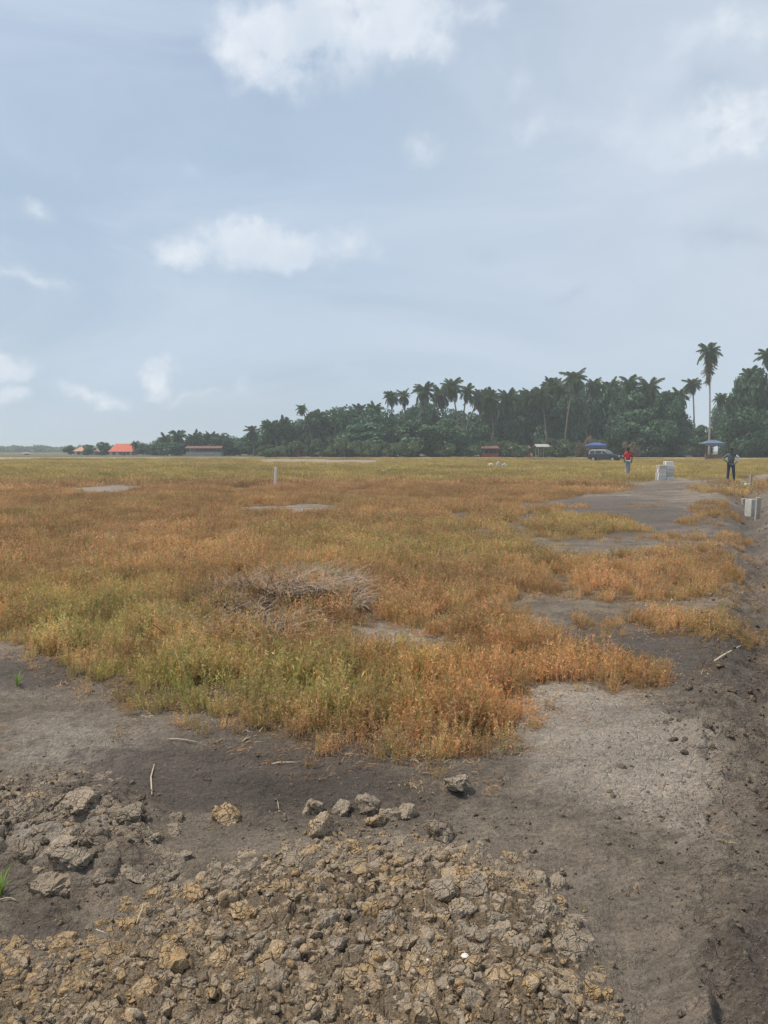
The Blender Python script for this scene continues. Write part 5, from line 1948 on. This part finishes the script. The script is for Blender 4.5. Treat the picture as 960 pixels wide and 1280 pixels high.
def person(name, loc, rz, H, arms, legs, mats, label, bend=0.0, head_turn=0.0):
    """arms: for left, right the (elbow, wrist) offsets from the shoulder in metres; legs: (knee, ankle) offsets from the hip"""
    k = H / 1.75
    root = empty(name, loc, rz)
    tag(root, label, 'person')
    hip, sh = 0.92, 1.43
    fw = bend
    pelvis, waist, chest, neck = Vector((0, 0, 0.95)), Vector((0, -0.25 * fw, 1.12)), Vector((0, -0.6 * fw, 1.32)), Vector((0, -0.85 * fw, 1.47))
    headb, headm, headt = Vector((0, -1.0 * fw - 0.015, 1.56)), Vector((0, -1.05 * fw - 0.02, 1.645)), Vector((0, -1.1 * fw - 0.01, 1.70))
    V, E, R = [], [], []

    def add(p, r, parent=None):
        V.append(Vector(p) * k)
        R.append(tuple(q * k for q in r) if isinstance(r, tuple) else r * k)
        if parent is not None:
            E.append((parent, len(V) - 1))
        return len(V) - 1
    ip = add(pelvis, (0.145, 0.10))
    iw = add(waist, (0.125, 0.09), ip)
    ic = add(chest, (0.15, 0.10), iw)
    inn = add(neck, 0.055, ic)
    ihb = add(headb, (0.066, 0.075), inn)
    ihm = add(headm, (0.076, 0.092), ihb)
    iht = add(headt, (0.055, 0.07), ihm)
    joints = {}
    for s, (el, wr) in zip((-1, 1), arms):
        shp = chest + Vector((s * 0.17, 0, 0.09))
        ish = add(shp, 0.056, ic)
        e = shp + Vector(el)
        ie = add(e, 0.042, ish)
        wv = shp + Vector(wr)
        iwv = add(wv, 0.029, ie)
        dirv = (wv - e).normalized()
        side = dirv.cross(Vector((s, 0.2, 0))).normalized()
        palm_ = add(wv + dirv * 0.055, (0.034, 0.018), iwv)
        pe = wv + dirv * 0.095
        kn = add(pe, (0.036, 0.015), palm_)
        for q, (off, ln) in enumerate(((-0.03, 0.068), (-0.01, 0.08), (0.01, 0.075), (0.03, 0.058))):
            b0 = add(pe + side * off + dirv * 0.012, 0.0085, kn)
            b1 = add(pe + side * off * 1.15 + dirv * ln * 0.6, 0.008, b0)
            add(pe + side * off * 1.1 + dirv * ln + Vector((-s * 0.02, 0, 0)), 0.0065, b1)
        t0 = add(wv + dirv * 0.04 - side * 0.035, 0.0105, palm_)
        add(wv + dirv * 0.075 - side * 0.055, 0.0085, t0)
        joints[s] = (shp, e, wv)
    lj = {}
    for s, (kn_, an) in zip((-1, 1), legs):
        hp_ = Vector((s * 0.095, 0, 0.90))
        ih = add(hp_, 0.088, ip)
        kk = hp_ + Vector(kn_)
        ik = add(kk, 0.060, ih)
        aa = hp_ + Vector(an)
        ia = add(aa, 0.038, ik)
        toe = add(aa + Vector((0, -0.13, -0.045)), (0.038, 0.026), ia)
        lj[s] = (hp_, kk, aa)
    skin_obj('body', V, E, R, 'skin', root, 0, 2)
    # shirt
    V, E, R = [], [], []
    a0 = add(pelvis + Vector((0, 0, -0.02)), (0.170, 0.125))
    a1 = add(waist, (0.155, 0.118), a0)
    a2 = add(chest, (0.175, 0.122), a1)
    a3 = add(neck + Vector((0, 0, -0.03)), 0.07, a2)
    for s in (-1, 1):
        shp, e, wv = joints[s]
        b0 = add(shp, 0.074, a2)
        if mats.get('sleeve') is None or s == -1:
            b1 = add(e, 0.058, b0)
            if mats.get('long'):
                add(e.lerp(wv, 0.85), 0.042, b1)
    skin_obj('shirt', V, E, R, mats['shirt'], root, 0, 2)
    if mats.get('sleeve'):
        V, E, R = [], [], []
        shp, e, wv = joints[1]
        b0 = add(shp.lerp(e, 0.12), 0.080)
        b1 = add(e, 0.072, b0)
        add(e.lerp(wv, 0.85), 0.052, b1)
        skin_obj('sleeve', V, E, R, mats['sleeve'], root, 0, 2)
    # trousers
    V, E, R = [], [], []
    a0 = add(pelvis + Vector((0, 0, 0.02)), (0.158, 0.115))
    for s in (-1, 1):
        hp_, kk, aa = lj[s]
        b0 = add(hp_, 0.104, a0)
        b1 = add(kk, 0.078, b0)
        add(aa + Vector((0, 0, 0.02)), 0.062, b1)
    skin_obj('trousers', V, E, R, mats['trousers'], root, 0, 2)
    for s in (-1, 1):
        aa = lj[s][2] * k
        V, E, R = [], [], []
        c0 = add((aa / k) + Vector((0, 0.045, -0.045)), (0.042, 0.040))
        c1 = add((aa / k) + Vector((0, -0.06, -0.05)), (0.046, 0.038), c0)
        add((aa / k) + Vector((0, -0.16, -0.06)), (0.040, 0.026), c1)
        skin_obj('shoe', V, E, R, mats['shoe'], root, 0, 2)
    # hair cap and face
    hm = (headm + Vector((0, 0.012, 0.022))) * k

    def cap(bm):
        bmesh.ops.create_uvsphere(bm, u_segments=18, v_segments=12, radius=1.0)
        bmesh.ops.delete(bm, geom=[v for v in bm.verts if v.co.z < -0.45 or (v.co.z < 0.25 and v.co.y < -0.35)], context='VERTS')
        bmesh.ops.scale(bm, vec=(0.088 * k, 0.106 * k, 0.108 * k), verts=bm.verts)
    obj('hair', bm_mesh('hair', cap, 'hair', 0, True), root, hm)
    face = headm * k
    for s in (-1, 1):
        def eye(bm):
            bmesh.ops.create_uvsphere(bm, u_segments=8, v_segments=6, radius=0.012 * k)
        obj('eye', bm_mesh('eye', eye, 'eye_white', 0, True), root, face + Vector((s * 0.030 * k, -0.078 * k, -0.005 * k)))

        def ear(bm):
            bmesh.ops.create_uvsphere(bm, u_segments=8, v_segments=6, radius=1.0)
            bmesh.ops.scale(bm, vec=(0.012 * k, 0.02 * k, 0.032 * k), verts=bm.verts)
        obj('ear', bm_mesh('ear', ear, 'skin', 0, True), root, face + Vector((s * 0.078 * k, 0.0, -0.02 * k)))

    def nose(bm):
        bmesh.ops.create_cone(bm, cap_ends=True, segments=8, radius1=0.018 * k, radius2=0.007 * k, depth=0.045 * k, matrix=Matrix.Rotation(-0.25, 4, 'X'))
    obj('nose', bm_mesh('nose', nose, 'skin', 0, True), root, face + Vector((0, -0.092 * k, -0.03 * k)))

    def mouth(bm):
        add_box(bm, (0, 0, 0), (0.045 * k, 0.012 * k, 0.012 * k))
    obj('mouth', bm_mesh('mouth', mouth, 'cloth_red', 0.003), root, face + Vector((0, -0.082 * k, -0.068 * k)))
    return root


x, y = ground_at(784.5, 594)
person('person', (x, y, hz(x, y)), math.radians(165), 1.72, [((-0.08, 0.02, -0.28), (-0.06, -0.06, -0.52)), ((0.09, 0.02, -0.28), (0.05, -0.08, -0.50))],
       [((0.02, -0.03, -0.42), (0.03, 0.0, -0.82)), ((0.0, -0.02, -0.42), (-0.01, 0.06, -0.82))], dict(shirt='cloth_red', trousers='cloth_jeans', shoe='shoe', long=False),
       'person in a loose red shirt and pale jeans standing in the field')
x, y = ground_at(913, 600)
person('person', (x, y, hz(x, y)), math.radians(-20), 1.76, [((-0.22, -0.03, -0.20), (-0.06, -0.20, -0.36)), ((0.22, 0.05, -0.20), (0.06, -0.06, -0.40))],
       [((-0.03, -0.02, -0.42), (-0.05, 0.0, -0.83)), ((0.05, -0.02, -0.42), (0.08, 0.02, -0.83))], dict(shirt='cloth_green', trousers='cloth_navy', shoe='shoe', long=True, sleeve='cloth_white'),
       'person in dark green top with one white sleeve, hand on hip', bend=0.06)

# ------------------------------------------------------------------ the hazy air over the flats
def haze_box():
    m = bpy.data.materials.new('haze')
    m.use_nodes = True
    t = NT(m.node_tree)
    v = t.n('ShaderNodeVolumePrincipled', {'Color': (0.86, 0.94, 1.0), 'Density': HAZE, 'Anisotropy': 0.0})
    t.n('ShaderNodeOutputMaterial', {'Volume': v.outputs[0]})
    MATS['haze'] = m
    me = bm_mesh('haze', lambda bm: add_box(bm, (0, 0, 15.0), (19000, 19000, 34.0)), 'haze')
    tag(obj('haze', me), 'thin pale haze lying over the whole plain', 'haze', kind='stuff')


HAZE = 0.0007
haze_box()
